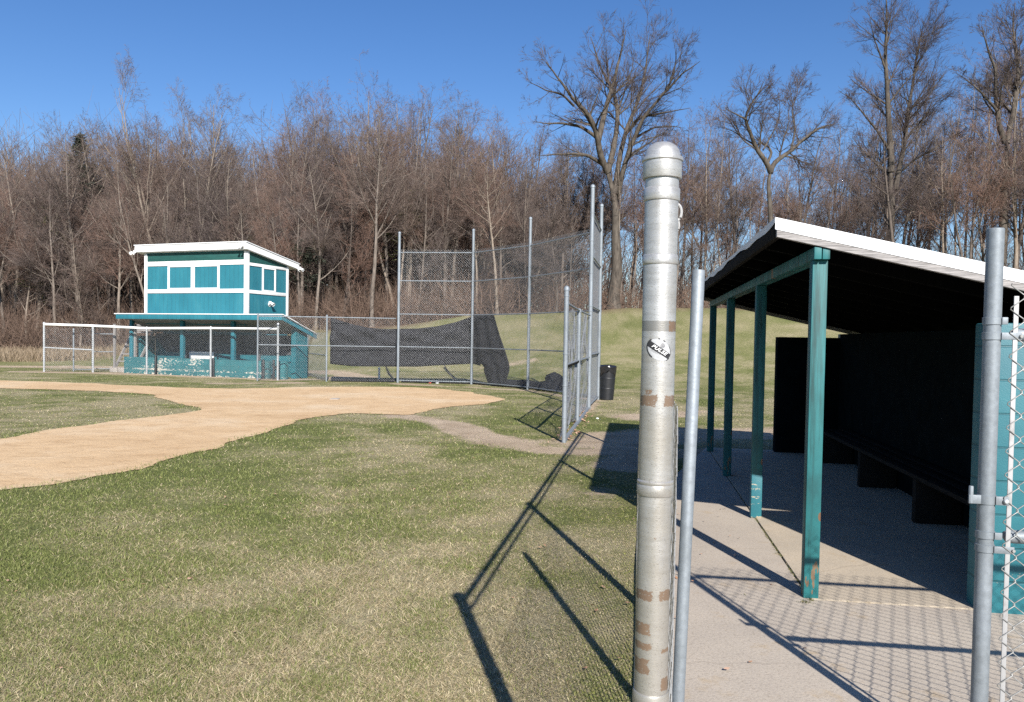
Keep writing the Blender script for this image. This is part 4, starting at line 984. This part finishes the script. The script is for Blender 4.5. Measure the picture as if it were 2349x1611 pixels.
def flood(x, y, z, ax, k=1.0):
    o = MB().box(-0.05, 0.05, -0.03, 0.03, -0.06, 0.06, 0.01).build('floodlight', M['white_trim'], pb, (x, y, z))
    for sg in (-1, 1):
        h = MB(); h.lathe([(0.03*k, -0.06), (0.05*k, 0.0), (0.085*k, 0.09), (0.085*k, 0.10), (0.07*k, 0.09)], 16)
        q = h.build('lamp_head', M['white_trim'], o); q.location = (sg*0.085, -0.06 if ax == 'y' else 0, -0.03)
        q.rotation_euler = (rad(115) if ax == 'y' else 0, rad(125) if ax == 'x' else sg*0.3, 0)
    return o
flood(S0-0.40, V0-0.16, br(V0)+0.06, 'y', 0.8); flood(S1-0.02, V0-0.28, br(V0)+0.16, 'y', 0.65); flood(S1+0.22, V1+0.52, br(V1+0.5)+0.04, 'x', 0.8); 
fl = flood(S1+0.05, 1.95, 2.90, 'x', 0.95)

# stair to the press box, standing on loose blocks
st = empty('stair', (-16.1, 32.9, 0), LANG, 'weathered open wooden stair on concrete blocks at the left end of the left dugout', 'stair')
for s_ in (0.02, 1.12):
    MB().prism([(-0.45, 0.2), (-0.33, 0.2), (0.75, 1.98), (0.63, 1.98)], 'x', s_, s_+0.05).build('stringer', M['grey_wood'], st)
    MB().box(s_-0.02, s_+0.06, -0.47, -0.40, 0.19, 1.97).build('upright', M['grey_wood'], st)
for k in range(6):
    z = 0.42+k*0.30; v = -0.34+(z-0.2)*0.61
    MB().box(0.071, 1.119, v-0.1, v+0.17, z, z+0.05).build('tread', M['grey_wood'], st)
MB().box(0.0, 1.2, 0.72, 0.78, 1.70, 1.98).build('landing_edge', M['grey_wood'], st)
for i, a in enumerate((0.0, 0.45)):
    pos = st.matrix_basis @ Vector((a+0.2 - 0.12, -0.44, 0)); 
    o = MB().box(-0.2, 0.2, -0.1, 0.1, 0, 0.195, 0.008).build('concrete_block', M['block_bare'], None, (pos.x, pos.y, 0)); o.rotation_euler = (0, 0, LANG)
    tag(o, ('bare concrete block under the left foot of the wooden stair', 'bare concrete block under the wooden stair, next to the teal wall')[i], 'block', 'loose blocks under the stair')

# ------------------------------------------------------------------ trees
def tubes(P, R, k):
    """P (N,n,3) polylines, R (N,n) radii -> verts, quads"""
    N, n, _ = P.shape
    T = np.gradient(P, axis=1); T /= np.maximum(np.linalg.norm(T, axis=2, keepdims=True), 1e-9)
    ref = np.where(np.abs(T[..., 2:3]) > 0.85, np.array([1.0, 0.13, 0]), np.array([0.1, 0.05, 1.0]))
    ref = np.repeat(ref[:, :1], n, 1)
    a = np.cross(T, ref); a /= np.maximum(np.linalg.norm(a, axis=2, keepdims=True), 1e-9); b = np.cross(T, a)
    ang = np.arange(k)*2*np.pi/k
    V = P[:, :, None, :] + (a[:, :, None, :]*np.cos(ang)[None, None, :, None] + b[:, :, None, :]*np.sin(ang)[None, None, :, None])*R[:, :, None, None]
    id_ = np.arange(N*n*k).reshape(N, n, k); nx_ = np.roll(id_, -1, 2)
    F = np.stack([id_[:, :-1], nx_[:, :-1], nx_[:, 1:], id_[:, 1:]], -1).reshape(-1, 4)
    return V.reshape(-1, 3), F
def unit(v): return v/np.maximum(np.linalg.norm(v, axis=-1, keepdims=True), 1e-9)
def grow(rng, o, d, L, r0, n, wob, up, tip=0.35):
    N = len(o); P = np.zeros((N, n+1, 3)); P[:, 0] = o; d = unit(d)
    for i in range(n):
        P[:, i+1] = P[:, i] + d*(L/n)[:, None]
        d = unit(d + rng.normal(0, wob, (N, 3)) + np.array([0, 0, up]))
    R = r0[:, None]*np.linspace(1, tip, n+1)[None]
    return P, R
def spawn(rng, P, R, L, cnt, t0, t1, ang, ratio, rr, rmin, droop=0.0, cone=0.65, pw=1.15):
    N, n, _ = P.shape; pi = np.sort(rng.choice(N, N*cnt, p=L**pw/np.sum(L**pw))); M_ = len(pi)
    t = rng.uniform(t0, t1, M_)*(n-1); i = np.minimum(t.astype(int), n-2); f = (t-i)[:, None]
    o = P[pi, i]*(1-f)+P[pi, i+1]*f; T = unit(P[pi, i+1]-P[pi, i])
    q = unit(np.cross(T, unit(rng.normal(0, 1, (M_, 3)))))
    a = rng.normal(ang, 0.18, M_)[:, None]
    d = T*np.cos(a)+q*np.sin(a); d[:, 2] -= droop
    rel = (t/(n-1)-t0)/max(1e-6, t1-t0)
    Lc = L[pi]*ratio*(1.15-cone*rel)*rng.uniform(0.6, 1.2, M_)
    rc = np.maximum((R[pi, i]*(1-f[:, 0])+R[pi, i+1]*f[:, 0])*rr, rmin)
    return o, d, Lc, rc
def branch_out(rng, levels, P, R, L, rmin=0.007):
    """levels: list of dicts; returns list of (P,R,sides)"""
    out = []
    for lv in levels:
        o, d, Lc, rc = spawn(rng, P, R, L, lv['n'], lv['t0'], lv.get('t1', 1.0), lv['ang'], lv['ratio'], lv['rr'], rmin, lv.get('droop', 0), lv.get('cone', 0.65), lv.get('pw', 1.15))
        P, R = grow(rng, o, d, Lc, rc, lv['seg'], lv['wob'], lv['up'], lv.get('tip', 0.4)); L = Lc
        out.append((P, R, lv['k']))
    return out
def join(parts):
    Vs, Fs, b = [], [], 0
    for P, R, k in parts:
        V, F = tubes(P, R, k); Vs.append(V); Fs.append(F+b); b += len(V)
    return np.concatenate(Vs), np.concatenate(Fs)
def mesh_only(name, V, F, mat, smooth=True):
    o = mesh_np('tmp', V, F, mat, smooth=smooth); me = o.data; bpy.data.objects.remove(o); me.name = name; return me

def proto(seed, H=20.0, style='tall'):
    rng = np.random.default_rng(seed)
    o = np.zeros((1, 3)); lean = rng.normal(0, 0.05, 2)
    stems = 1
    if style == 'fork':
        o = np.zeros((2, 3)); d = np.array([[0.13, 0.03, 1], [-0.12, -0.05, 1.0]]); Ls = np.array([H*0.95, H*0.86]); r0 = np.array([0.17, 0.15])
    else:
        d = np.array([[lean[0], lean[1], 1]]); Ls = np.array([H*0.93]); r0 = np.array([0.20 if style != 'thin' else 0.11])
    P, R = grow(rng, o, d, Ls, r0, 16, 0.035, 0.03, 0.10)
    R[:, 0] *= 1.35
    T = dict(
        tall=[dict(n=22, t0=0.30, ang=0.72, ratio=0.30, rr=0.50, seg=7, wob=0.10, up=0.10, k=5),
              dict(n=9, t0=0.2, ang=0.72, ratio=0.45, rr=0.55, seg=5, wob=0.18, up=0.04, k=3),
              dict(n=7, t0=0.15, ang=0.7, ratio=0.5, rr=0.6, seg=4, wob=0.20, up=0.02, k=3),
              dict(n=3, t0=0.2, ang=0.65, ratio=0.55, rr=0.7, seg=2, wob=0.15, up=0.05, k=3)],
        bushy=[dict(n=30, t0=0.12, ang=0.85, ratio=0.33, rr=0.42, seg=7, wob=0.13, up=0.12, k=4),
              dict(n=9, t0=0.15, ang=0.75, ratio=0.46, rr=0.55, seg=5, wob=0.20, up=0.04, k=3),
              dict(n=8, t0=0.1, ang=0.7, ratio=0.5, rr=0.6, seg=4, wob=0.22, up=0.01, k=3),
              dict(n=3, t0=0.2, ang=0.65, ratio=0.55, rr=0.7, seg=2, wob=0.15, up=0.05, k=3)],
        thin=[dict(n=18, t0=0.35, ang=0.6, ratio=0.22, rr=0.5, seg=6, wob=0.10, up=0.12, k=4),
              dict(n=7, t0=0.2, ang=0.7, ratio=0.45, rr=0.55, seg=4, wob=0.13, up=0.08, k=3),
              dict(n=6, t0=0.15, ang=0.7, ratio=0.5, rr=0.6, seg=3, wob=0.15, up=0.05, k=3),
              dict(n=3, t0=0.2, ang=0.65, ratio=0.55, rr=0.7, seg=2, wob=0.15, up=0.05, k=3)])
    T['fork'] = [dict(T['tall'][0], n=15, ang=0.55, t0=0.32)]+T['tall'][1:]
    ps = branch_out(rng, T[style], P, R, Ls)
    tv, tf = join([(P, R, 8), ps[0]]); cv, cf = join(ps[1:])
    return mesh_only('trunk', tv, tf, M['bark']), mesh_only('crown', cv, cf, M['twig'])
PROTO = [proto(100+i, 20.0, s) for i, s in enumerate(['tall', 'tall', 'fork', 'bushy', 'bushy', 'thin', 'thin', 'tall', 'fork', 'bushy'])]
KIND = ['tall', 'tall', 'fork', 'bushy', 'bushy', 'thin', 'thin', 'tall', 'fork', 'bushy']

TOP = np.array([(-200, 330), (0, 330), (60, 290), (130, 255), (200, 300), (260, 320), (350, 285), (400, 200), (480, 200), (535, 290), (600, 315), (650, 270), (720, 205), (800, 180), (880, 190), (960, 178), (1035, 190), (1085, 270), (1150, 225), (1210, 235), (1300, 300), (1480, 250), (1560, 215), (1640, 190), (1700, 240), (1760, 290), (1880, 230), (1960, 200), (2120, 190), (2200, 110), (2349, 40), (2600, 60)], float)
def zone(px):
    if px < 300: return ('bare grey-brown tree in the wood left of the press box', 'bare trees of the wood at the left edge')
    if px < 720: return ('bare brown woodland tree rising behind the teal press box', 'bare trees of the wood behind the press box')
    if px < 1200: return ('bare reddish-brown woodland tree behind the tall backstop', 'bare trees of the wood behind the backstop')
    if px < 1720: return ('slender bare tree on the grass bank behind the silver pole', 'thin bare trees on the bank behind the silver pole')
    return ('slender bare tree on the bank behind the roof of the right dugout', 'thin bare trees behind the right dugout')
def plant(px, y, frac, k, rng):
    x = (px-1174.5)/1827*y; z = float(Hh(x, y))
    topz = 1.62+(779-np.interp(px, TOP[:, 0], TOP[:, 1]))/1827*y
    h = max(5.0, (topz-z)*frac); s = h/20.0
    lab, grp = zone(px)
    root = empty('bare_tree', (x, y, z-0.1), rng.uniform(0, 6.28), lab, 'tree', grp)
    root.scale = (s*rng.uniform(0.9, 1.15),)*2+(s,)
    for nm, me in zip(('trunk', 'crown'), PROTO[k]): link(bpy.data.objects.new(nm, me), root)
    return root
rng = np.random.default_rng(42)
n_t = 0
for row, (y0, cnt, lo, hi) in enumerate(((51, 24, 0.55, 0.92), (56, 26, 0.7, 1.02), (62, 26, 0.66, 1.06), (70, 26, 0.72, 1.04), (80, 22, 0.72, 0.98))):
    for i in range(cnt):
        px = -90+(1290+90)*(i+rng.uniform(0.1, 0.9))/cnt; y = y0+rng.uniform(-2.5, 2.5)
        k = rng.choice([0, 1, 2, 3, 4, 7, 8, 9], p=[.13, .13, .12, .14, .14, .1, .1, .14]); plant(px, y, rng.uniform(lo, hi), int(k), rng); n_t += 1
for y0, cnt, lo, hi in ((51, 20, 0.5, 0.95), (57, 24, 0.7, 1.05), (64, 24, 0.7, 1.05), (73, 22, 0.75, 1.0)):
    for i in range(cnt):
        px = 1270+(2560-1270)*(i+rng.uniform(0.1, 0.9))/cnt; y = y0+rng.uniform(-3, 3)
        plant(px, y, rng.uniform(lo, hi), int(rng.choice([5, 6, 5, 6, 0, 7, 1, 2])), rng); n_t += 1

# the four single trees that stand out against the sky; limbs have their own depth
def hero(name, px0, y0, limbs, label, seed, levels, kz=1.0):
    rng = np.random.default_rng(seed)
    bx_ = (px0-1174.5)/1827*y0; bz = float(Hh(bx_, y0))
    root = empty(name, (bx_, y0, bz-0.15), 0, label, 'tree')
    TV = []; allP, allR, allL = [], [], []
    for pts, r0, r1, dy in limbs:
        q = np.array(pts, float); yy = y0 + np.linspace(dy[0], dy[1], len(q))
        X = (q[:, 0]-1174.5)/1827*yy; Z = 1.62+(780+0.0166*(q[:, 0]-1174.5)-q[:, 1])/1827*yy
        W = np.stack([X-bx_, yy-y0, Z-bz+0.15], -1)
        d = np.concatenate([[0], np.cumsum(np.linalg.norm(np.diff(W, axis=0), axis=1))]); n = 16; t = np.linspace(0, d[-1], n)
        Wd = np.stack([np.interp(t, d, W[:, c]) for c in range(3)], -1)
        Wd[1:-1] += rng.normal(0, 0.05, (n-2, 3))*min(1, r0*5)
        Wd[1:-1] = (Wd[:-2]+2*Wd[1:-1]+Wd[2:])/4
        P = Wd[None]; R = (r1*0.5+(r0-r1*0.5)*(1-np.linspace(0, 1, n))**0.85)[None]
        if dy[0] == 0 and pts[0][1] > 600: R[0, 0] *= 1.3
        TV.append((P, R, 9)); allP.append(Wd); allR.append(R[0]); allL.append(d[-1])
    P = np.array(allP); R = np.array(allR); L = np.array(allL)
    keep = np.array([not (pp[0][0][1] > 640) for pp in limbs])
    ps = branch_out(rng, levels, P[keep], R[keep], L[keep], 0.0065)
    tv, tf = join(TV+[ps[0]]); cv, cf = join(ps[1:])
    mesh_np('trunk', tv, tf, M['bark_dark'], root, smooth=True); mesh_np('crown', cv, cf, M['twig_dark'], root, smooth=True)
    return root
LV = [dict(n=9, t0=0.18, t1=0.97, ang=0.62, ratio=0.36, rr=0.45, seg=7, wob=0.09, up=0.05, k=4, tip=0.25, pw=1.0, cone=0.6),
      dict(n=5, t0=0.10, t1=0.97, ang=0.60, ratio=0.50, rr=0.55, seg=5, wob=0.10, up=0.04, k=3, tip=0.3, pw=0.55, cone=0.5),
      dict(n=5, t0=0.10, t1=0.97, ang=0.55, ratio=0.60, rr=0.6, seg=4, wob=0.10, up=0.03, k=3, pw=0.45, cone=0.4),
      dict(n=3, t0=0.15, ang=0.5, ratio=0.65, rr=0.65, seg=3, wob=0.10, up=0.02, k=3, pw=0.4, cone=0.3)]
hero('large_tree', 1402, 50, [
    ([(1405, 712), (1408, 600), (1408, 500), (1398, 440), (1385, 400)], 0.42, 0.24, (0, 0)),
    ([(1385, 400), (1372, 370), (1358, 320), (1350, 285), (1320, 250), (1295, 225), (1270, 190), (1240, 150)], 0.22, 0.03, (0, -3.5)),
    ([(1362, 330), (1375, 270), (1390, 220), (1400, 180), (1412, 130), (1420, 80)], 0.20, 0.03, (0, 1.5)),
    ([(1385, 400), (1398, 340), (1408, 290), (1402, 240), (1388, 200), (1360, 150), (1340, 95)], 0.20, 0.03, (0, 2.5)),
    ([(1402, 450), (1408, 400), (1416, 340), (1430, 290), (1450, 250), (1462, 200), (1470, 140), (1475, 90)], 0.19, 0.03, (0, 3)),
    ([(1404, 470), (1416, 410), (1440, 330), (1462, 280), (1490, 245), (1515, 215), (1530, 175), (1535, 120)], 0.19, 0.03, (0.5, -2.5)),
    ([(1500, 232), (1530, 200), (1560, 170), (1590, 150)], 0.09, 0.02, (-1.6, -3)),
    ([(1372, 380), (1340, 362), (1300, 358), (1260, 360), (1225, 362)], 0.13, 0.02, (0, -3)),
    ([(1358, 322), (1320, 295), (1280, 290), (1240, 290), (1215, 285)], 0.12, 0.02, (0, -2)),
    ([(1305, 250), (1280, 225), (1240, 215), (1200, 195)], 0.08, 0.02, (-1, -4)),
    ([(1420, 320), (1450, 280), (1480, 272), (1530, 262), (1570, 255)], 0.10, 0.02, (1, -2)),
    ([(1450, 320), (1490, 298), (1530, 296), (1555, 300)], 0.08, 0.02, (0.5, 3))],
    'large spreading bare tree, tallest on the bank just left of the silver pole', 61, LV)
LV2 = [dict(LV[0], n=10, wob=0.14, up=0.05, ratio=0.46), dict(LV[1], n=6, wob=0.14, up=0.02), dict(LV[2], wob=0.14, up=-0.01), dict(LV[3], up=-0.02)]
hero('crooked_tree', 1765, 46, [
    ([(1772, 700), (1766, 560), (1757, 480), (1752, 420), (1756, 400)], 0.24, 0.17, (0, 0)),
    ([(1756, 400), (1748, 380), (1722, 345), (1708, 320), (1705, 300), (1695, 278), (1705, 250), (1725, 225), (1735, 195)], 0.16, 0.03, (0, -1.5)),
    ([(1756, 402), (1765, 375), (1790, 358), (1805, 350), (1825, 330), (1845, 312), (1870, 298), (1895, 292)], 0.15, 0.03, (0, 1.2)),
    ([(1748, 380), (1757, 360), (1752, 345), (1730, 330), (1718, 318)], 0.09, 0.05, (0, 1)),
    ([(1697, 280), (1680, 272), (1660, 262), (1648, 255)], 0.06, 0.02, (-1.2, -2)),
    ([(1800, 352), (1810, 310), (1800, 260), (1815, 215), (1810, 185)], 0.06, 0.015, (0.5, 2)),
    ([(1738, 350), (1760, 310), (1775, 270), (1770, 220)], 0.05, 0.015, (0, 2))],
    'crooked bare tree with twisted forked limbs beyond the near corner of the right dugout roof', 62, LV2)
LV3 = [dict(LV[0], n=15, ang=0.6, ratio=0.30, up=0.06), dict(LV[1], n=6), dict(LV[2], n=5), dict(LV[3], n=3)]
hero('tall_tree', 2035, 56, [
    ([(2032, 700), (2033, 560), (2035, 470), (2030, 400)], 0.36, 0.24, (0, 0)),
    ([(2030, 400), (2022, 300), (2016, 220), (2012, 150), (2008, 80), (2005, -20)], 0.24, 0.03, (0, 0.5)),
    ([(2042, 440), (2055, 370), (2062, 290), (2070, 220), (2080, 140), (2095, 60)], 0.19, 0.03, (0.3, 1.5)),
    ([(2025, 350), (2000, 310), (1965, 270), (1935, 235), (1905, 215)], 0.10, 0.02, (0, -2.5)),
    ([(2030, 410), (2000, 385), (1965, 350), (1940, 320)], 0.09, 0.02, (0, 2)),
    ([(2050, 400), (2085, 370), (2120, 350), (2170, 320), (2200, 300)], 0.09, 0.02, (0.5, -2)),
    ([(2012, 170), (1995, 130), (1980, 90), (1970, 40)], 0.07, 0.015, (0.3, -1)),
    ([(2030, 470), (2060, 485), (2110, 488), (2150, 470)], 0.06, 0.015, (0, -2))],
    'tall bare tree with two straight upright stems behind the middle of the right dugout roof', 63, LV3)
hero('tall_tree', 2290, 52, [
    ([(2288, 700), (2290, 520), (2292, 400), (2290, 330)], 0.34, 0.22, (0, 0)),
    ([(2288, 335), (2270, 290), (2262, 230), (2262, 180), (2240, 120), (2225, 70)], 0.18, 0.03, (0, -1.5)),
    ([(2292, 335), (2305, 250), (2312, 190), (2310, 130), (2295, 90), (2300, 20)], 0.18, 0.03, (0, 1.5)),
    ([(2308, 230), (2335, 180), (2360, 120), (2370, 60)], 0.10, 0.02, (0.5, -1)),
    ([(2266, 260), (2235, 225), (2200, 195), (2170, 175)], 0.09, 0.02, (-1, -2.5)),
    ([(2285, 470), (2278, 400), (2275, 370)], 0.07, 0.03, (0, 1))],
    'tall bare tree forking into two stems, behind the grey post at the right edge', 64, LV3)

# evergreens inside the wood
def evergreen(px, y, h, label, mat, seed, n_b=110, spread=0.22, leafn=60, lw=0.10, name='pine_tree', base=0.25):
    rng = np.random.default_rng(seed); x = (px-1174.5)/1827*y; z = float(Hh(x, y))
    root = empty(name, (x, y, z-0.1), 0, label, 'tree')
    P, R = grow(rng, np.zeros((1, 3)), np.array([[0.02, 0, 1.0]]), np.array([h]), np.array([0.2]), 12, 0.03, 0.02, 0.1)
    lv = [dict(n=n_b, t0=base, t1=1.0, ang=1.35, ratio=spread, rr=0.25, seg=5, wob=0.12, up=-0.01, k=3, cone=1.08)]
    ps = branch_out(rng, lv, P, R, np.array([h]))
    tv, tf = join([(P, R, 8), ps[0]]); mesh_np('trunk', tv, tf, M['bark'], root, smooth=True)
    B = ps[0][0]; n = len(B)*leafn; bi = np.repeat(np.arange(len(B)), leafn); t = rng.uniform(0.25, 1, n)*4.999; i = t.astype(int); f = (t-i)[:, None]
    c = B[bi, i]*(1-f)+B[bi, np.minimum(i+1, 5)]*f + rng.normal(0, 0.14, (n, 3))
    a = unit(rng.normal(0, 1, (n, 3))); a[:, 2] *= 0.5; b = unit(np.cross(a, rng.normal(0, 1, (n, 3))))
    L = rng.uniform(0.15, 0.36, n)[:, None]; w_ = (lw*rng.uniform(0.6, 1.2, n))[:, None]
    V = np.stack([c-a*L, c+b*w_*0.5, c+a*L, c-b*w_*0.5], 1).reshape(-1, 3); F = np.arange(n*4).reshape(-1, 4)
    mesh_np('foliage', V, F, mat, root); return root
evergreen(178, 61, 14.4, 'dark evergreen with a pointed top in the wood at the far left', M['needle'], 71, 120, 0.30, 36)
evergreen(120, 57, 9.0, 'thin yellow-green evergreen beside the dark pointed evergreen', M['leaf'], 72, 34, 0.34, 40, 0.09)
evergreen(560, 58, 6.6, 'small green evergreen above the right corner of the press box roof', M['leaf'], 73, 26, 0.36, 34, 0.09, base=0.5)
evergreen(690, 53, 6.4, 'small dark green evergreen right of the press box roof', M['needle'], 75, 30, 0.36, 34, 0.09, base=0.4)
evergreen(935, 56, 9.5, 'thin yellow-green evergreen above the left backstop panel', M['leaf'], 74, 24, 0.3, 34, 0.08, base=0.45)

# undergrowth and the deep wood: nobody could count them
def stems(name, n, xf, yr, hr, rr, cols, label, dens=None, side_n=2, zoff=0.0):
    y = RNG.uniform(*yr, n); px = RNG.uniform(*xf, n); x = (px-1174.5)/1827*y
    if dens is not None:
        ok = RNG.uniform(0, 1, n) < dens(px, x, y); x, y = x[ok], y[ok]; n = len(x)
    o = np.stack([x, y, Hh(x, y)-0.05+zoff], -1); L = RNG.uniform(*hr, n)
    d = RNG.normal(0, 0.30 if 'wood' in name or 'far' in name else 0.75, (n, 3)); d[:, 2] = 1
    P, R = grow(RNG, o, d, L, RNG.uniform(*rr, n), 4, 0.16, 0.02, 0.4)
    o2, d2, L2, r2 = spawn(RNG, P, R, L, side_n, 0.2, 1.0, 0.7, 0.5, 0.6, 0.006)
    P2, R2 = grow(RNG, o2, d2, L2, r2, 2, 0.2, 0.05, 0.5)
    v1, f1 = tubes(P, R, 3); v2, f2 = tubes(P2, R2, 3)
    u1 = RNG.uniform(0, 1, n); u2 = np.repeat(u1, side_n)
    u = np.concatenate([np.repeat(u1, 15), np.repeat(u2, 9)])[:, None]
    C = np.array(cols[0])*(1-u)+np.array(cols[1])*u
    o_ = mesh_np(name, np.concatenate([v1, v2]), np.concatenate([f1, f2+len(v1)]), M['brush'], cols=C)
    return tag(o_, label, kind='stuff')
stems('undergrowth', 15000, (-120, 1330), (48.5, 64), (0.7, 3.4), (0.008, 0.02), ((0.08, 0.054, 0.042), (0.235, 0.162, 0.122)), 'tangled reddish-brown undergrowth along the foot of the wood', lambda px, x, y: np.where(px > 1150, 0.5, 1.0)*np.clip(0.35+1.3*vnoise(x*0.4, y*0.4, 88), 0, 1))
stems('bank_brush', 3400, (1250, 2560), (48.5, 60), (0.5, 2.4), (0.008, 0.018), ((0.10, 0.065, 0.048), (0.25, 0.175, 0.13)), 'low brown brush along the top of the grass bank')
stems('deep_wood', 5200, (-120, 1300), (74, 112), (7, 17), (0.03, 0.085), ((0.105, 0.082, 0.070), (0.22, 0.175, 0.148)), 'far brown wood filling the gaps between the trees', lambda px, x, y: np.where(px > 1180, 0.3, 1.0), side_n=9)
stems('far_scrub', 1500, (1250, 2600), (66, 110), (4, 10), (0.02, 0.05), ((0.13, 0.095, 0.08), (0.24, 0.18, 0.15)), 'far thin brown scrub beyond the grass bank', side_n=8)

# ------------------------------------------------------------------ small litter
def leaves():
    n = 260
    t = RNG.uniform(0, 1, n); x = 0.9+0.9*t+RNG.normal(0, 0.09, n)-0.05; y = 12.7+5.9*t+RNG.normal(0, 0.2, n)
    q = 46; e_ = RNG.uniform(-0.6, 0.6, q); y2 = RNG.uniform(-1.6, 3.5, q); P2 = np.array([dug(-0.75+a_, b_) for a_, b_ in zip(e_, y2)])
    x3 = RNG.uniform(-3.5, 0.6, 90); y3 = RNG.uniform(3.6, 14, 90); x = np.concatenate([x, P2[:, 0], x3]); y = np.concatenate([y, P2[:, 1], y3]); n = len(x)
    a = RNG.uniform(0, 6.28, n); r = RNG.uniform(0.02, 0.045, n)*np.where(np.arange(n) < 260, 1, 0.45); z = RNG.uniform(0.018, 0.03, n)
    c = np.stack([x, y, z], -1); e = np.stack([np.cos(a), np.sin(a), RNG.normal(0, 0.25, n)], -1)*r[:, None]; f = np.stack([-np.sin(a), np.cos(a), RNG.normal(0, 0.25, n)], -1)*(r*0.6)[:, None]
    V = np.stack([c-e, c+f, c+e, c-f], 1).reshape(-1, 3); u = np.repeat(RNG.uniform(0, 1, n), 4)[:, None]
    return mesh_np('dead_leaves', V, np.arange(n*4).reshape(-1, 4), M['dead_leaf'], cols=np.array([0.30, 0.16, 0.09])*(1-u)+np.array([0.50, 0.33, 0.24])*u)
tag(leaves(), 'pale dead leaves and bits caught along the wing fence and strewn on the turf and concrete', kind='stuff')

def lump(name, x, y, r, mat, label, cat, seed, flat_=0.7):
    q = MB(); bmesh.ops.create_icosphere(q.bm, subdivisions=2, radius=1.0)
    for v in q.bm.verts:
        k = 0.7+0.6*float(vnoise(v.co.x*2.3+seed, v.co.y*2.3+v.co.z*2.1, seed)); v.co = Vector((v.co.x*r*k, v.co.y*r*k, v.co.z*r*k*flat_))
    o = q.build(name, M[mat], None, (x, y, r*0.35)); return tag(o, label, cat)
M['red_scrap'] = simple('faded_red_plastic', (0.45, 0.10, 0.07), (0.3, 0.06, 0.05), 8, 0.5)
hp = sheet('home_plate', [(-4.62, 20.2), (-4.40, 20.2), (-4.40, 20.45), (-4.51, 20.56), (-4.62, 20.45)], 0.022, M['block_bare'], 0.03)
del hp['kind']; tag(hp, 'small white home plate half covered by the orange dirt in front of the backstop', 'home plate')
lump('stone', 1.78, 16.4, 0.028, 'white_trim', 'small white stone on the worn grass beside the wing fence', 'stone', 5)
lump('paper_scrap', -2.62, 28.02, 0.06, 'white_trim', 'crumpled white paper scrap at the foot of the middle backstop panel', 'litter', 8, 0.4)
lump('cup', -2.88, 28.05, 0.05, 'red_scrap', 'crushed red cup lying at the foot of the middle backstop panel', 'litter', 9, 0.6)
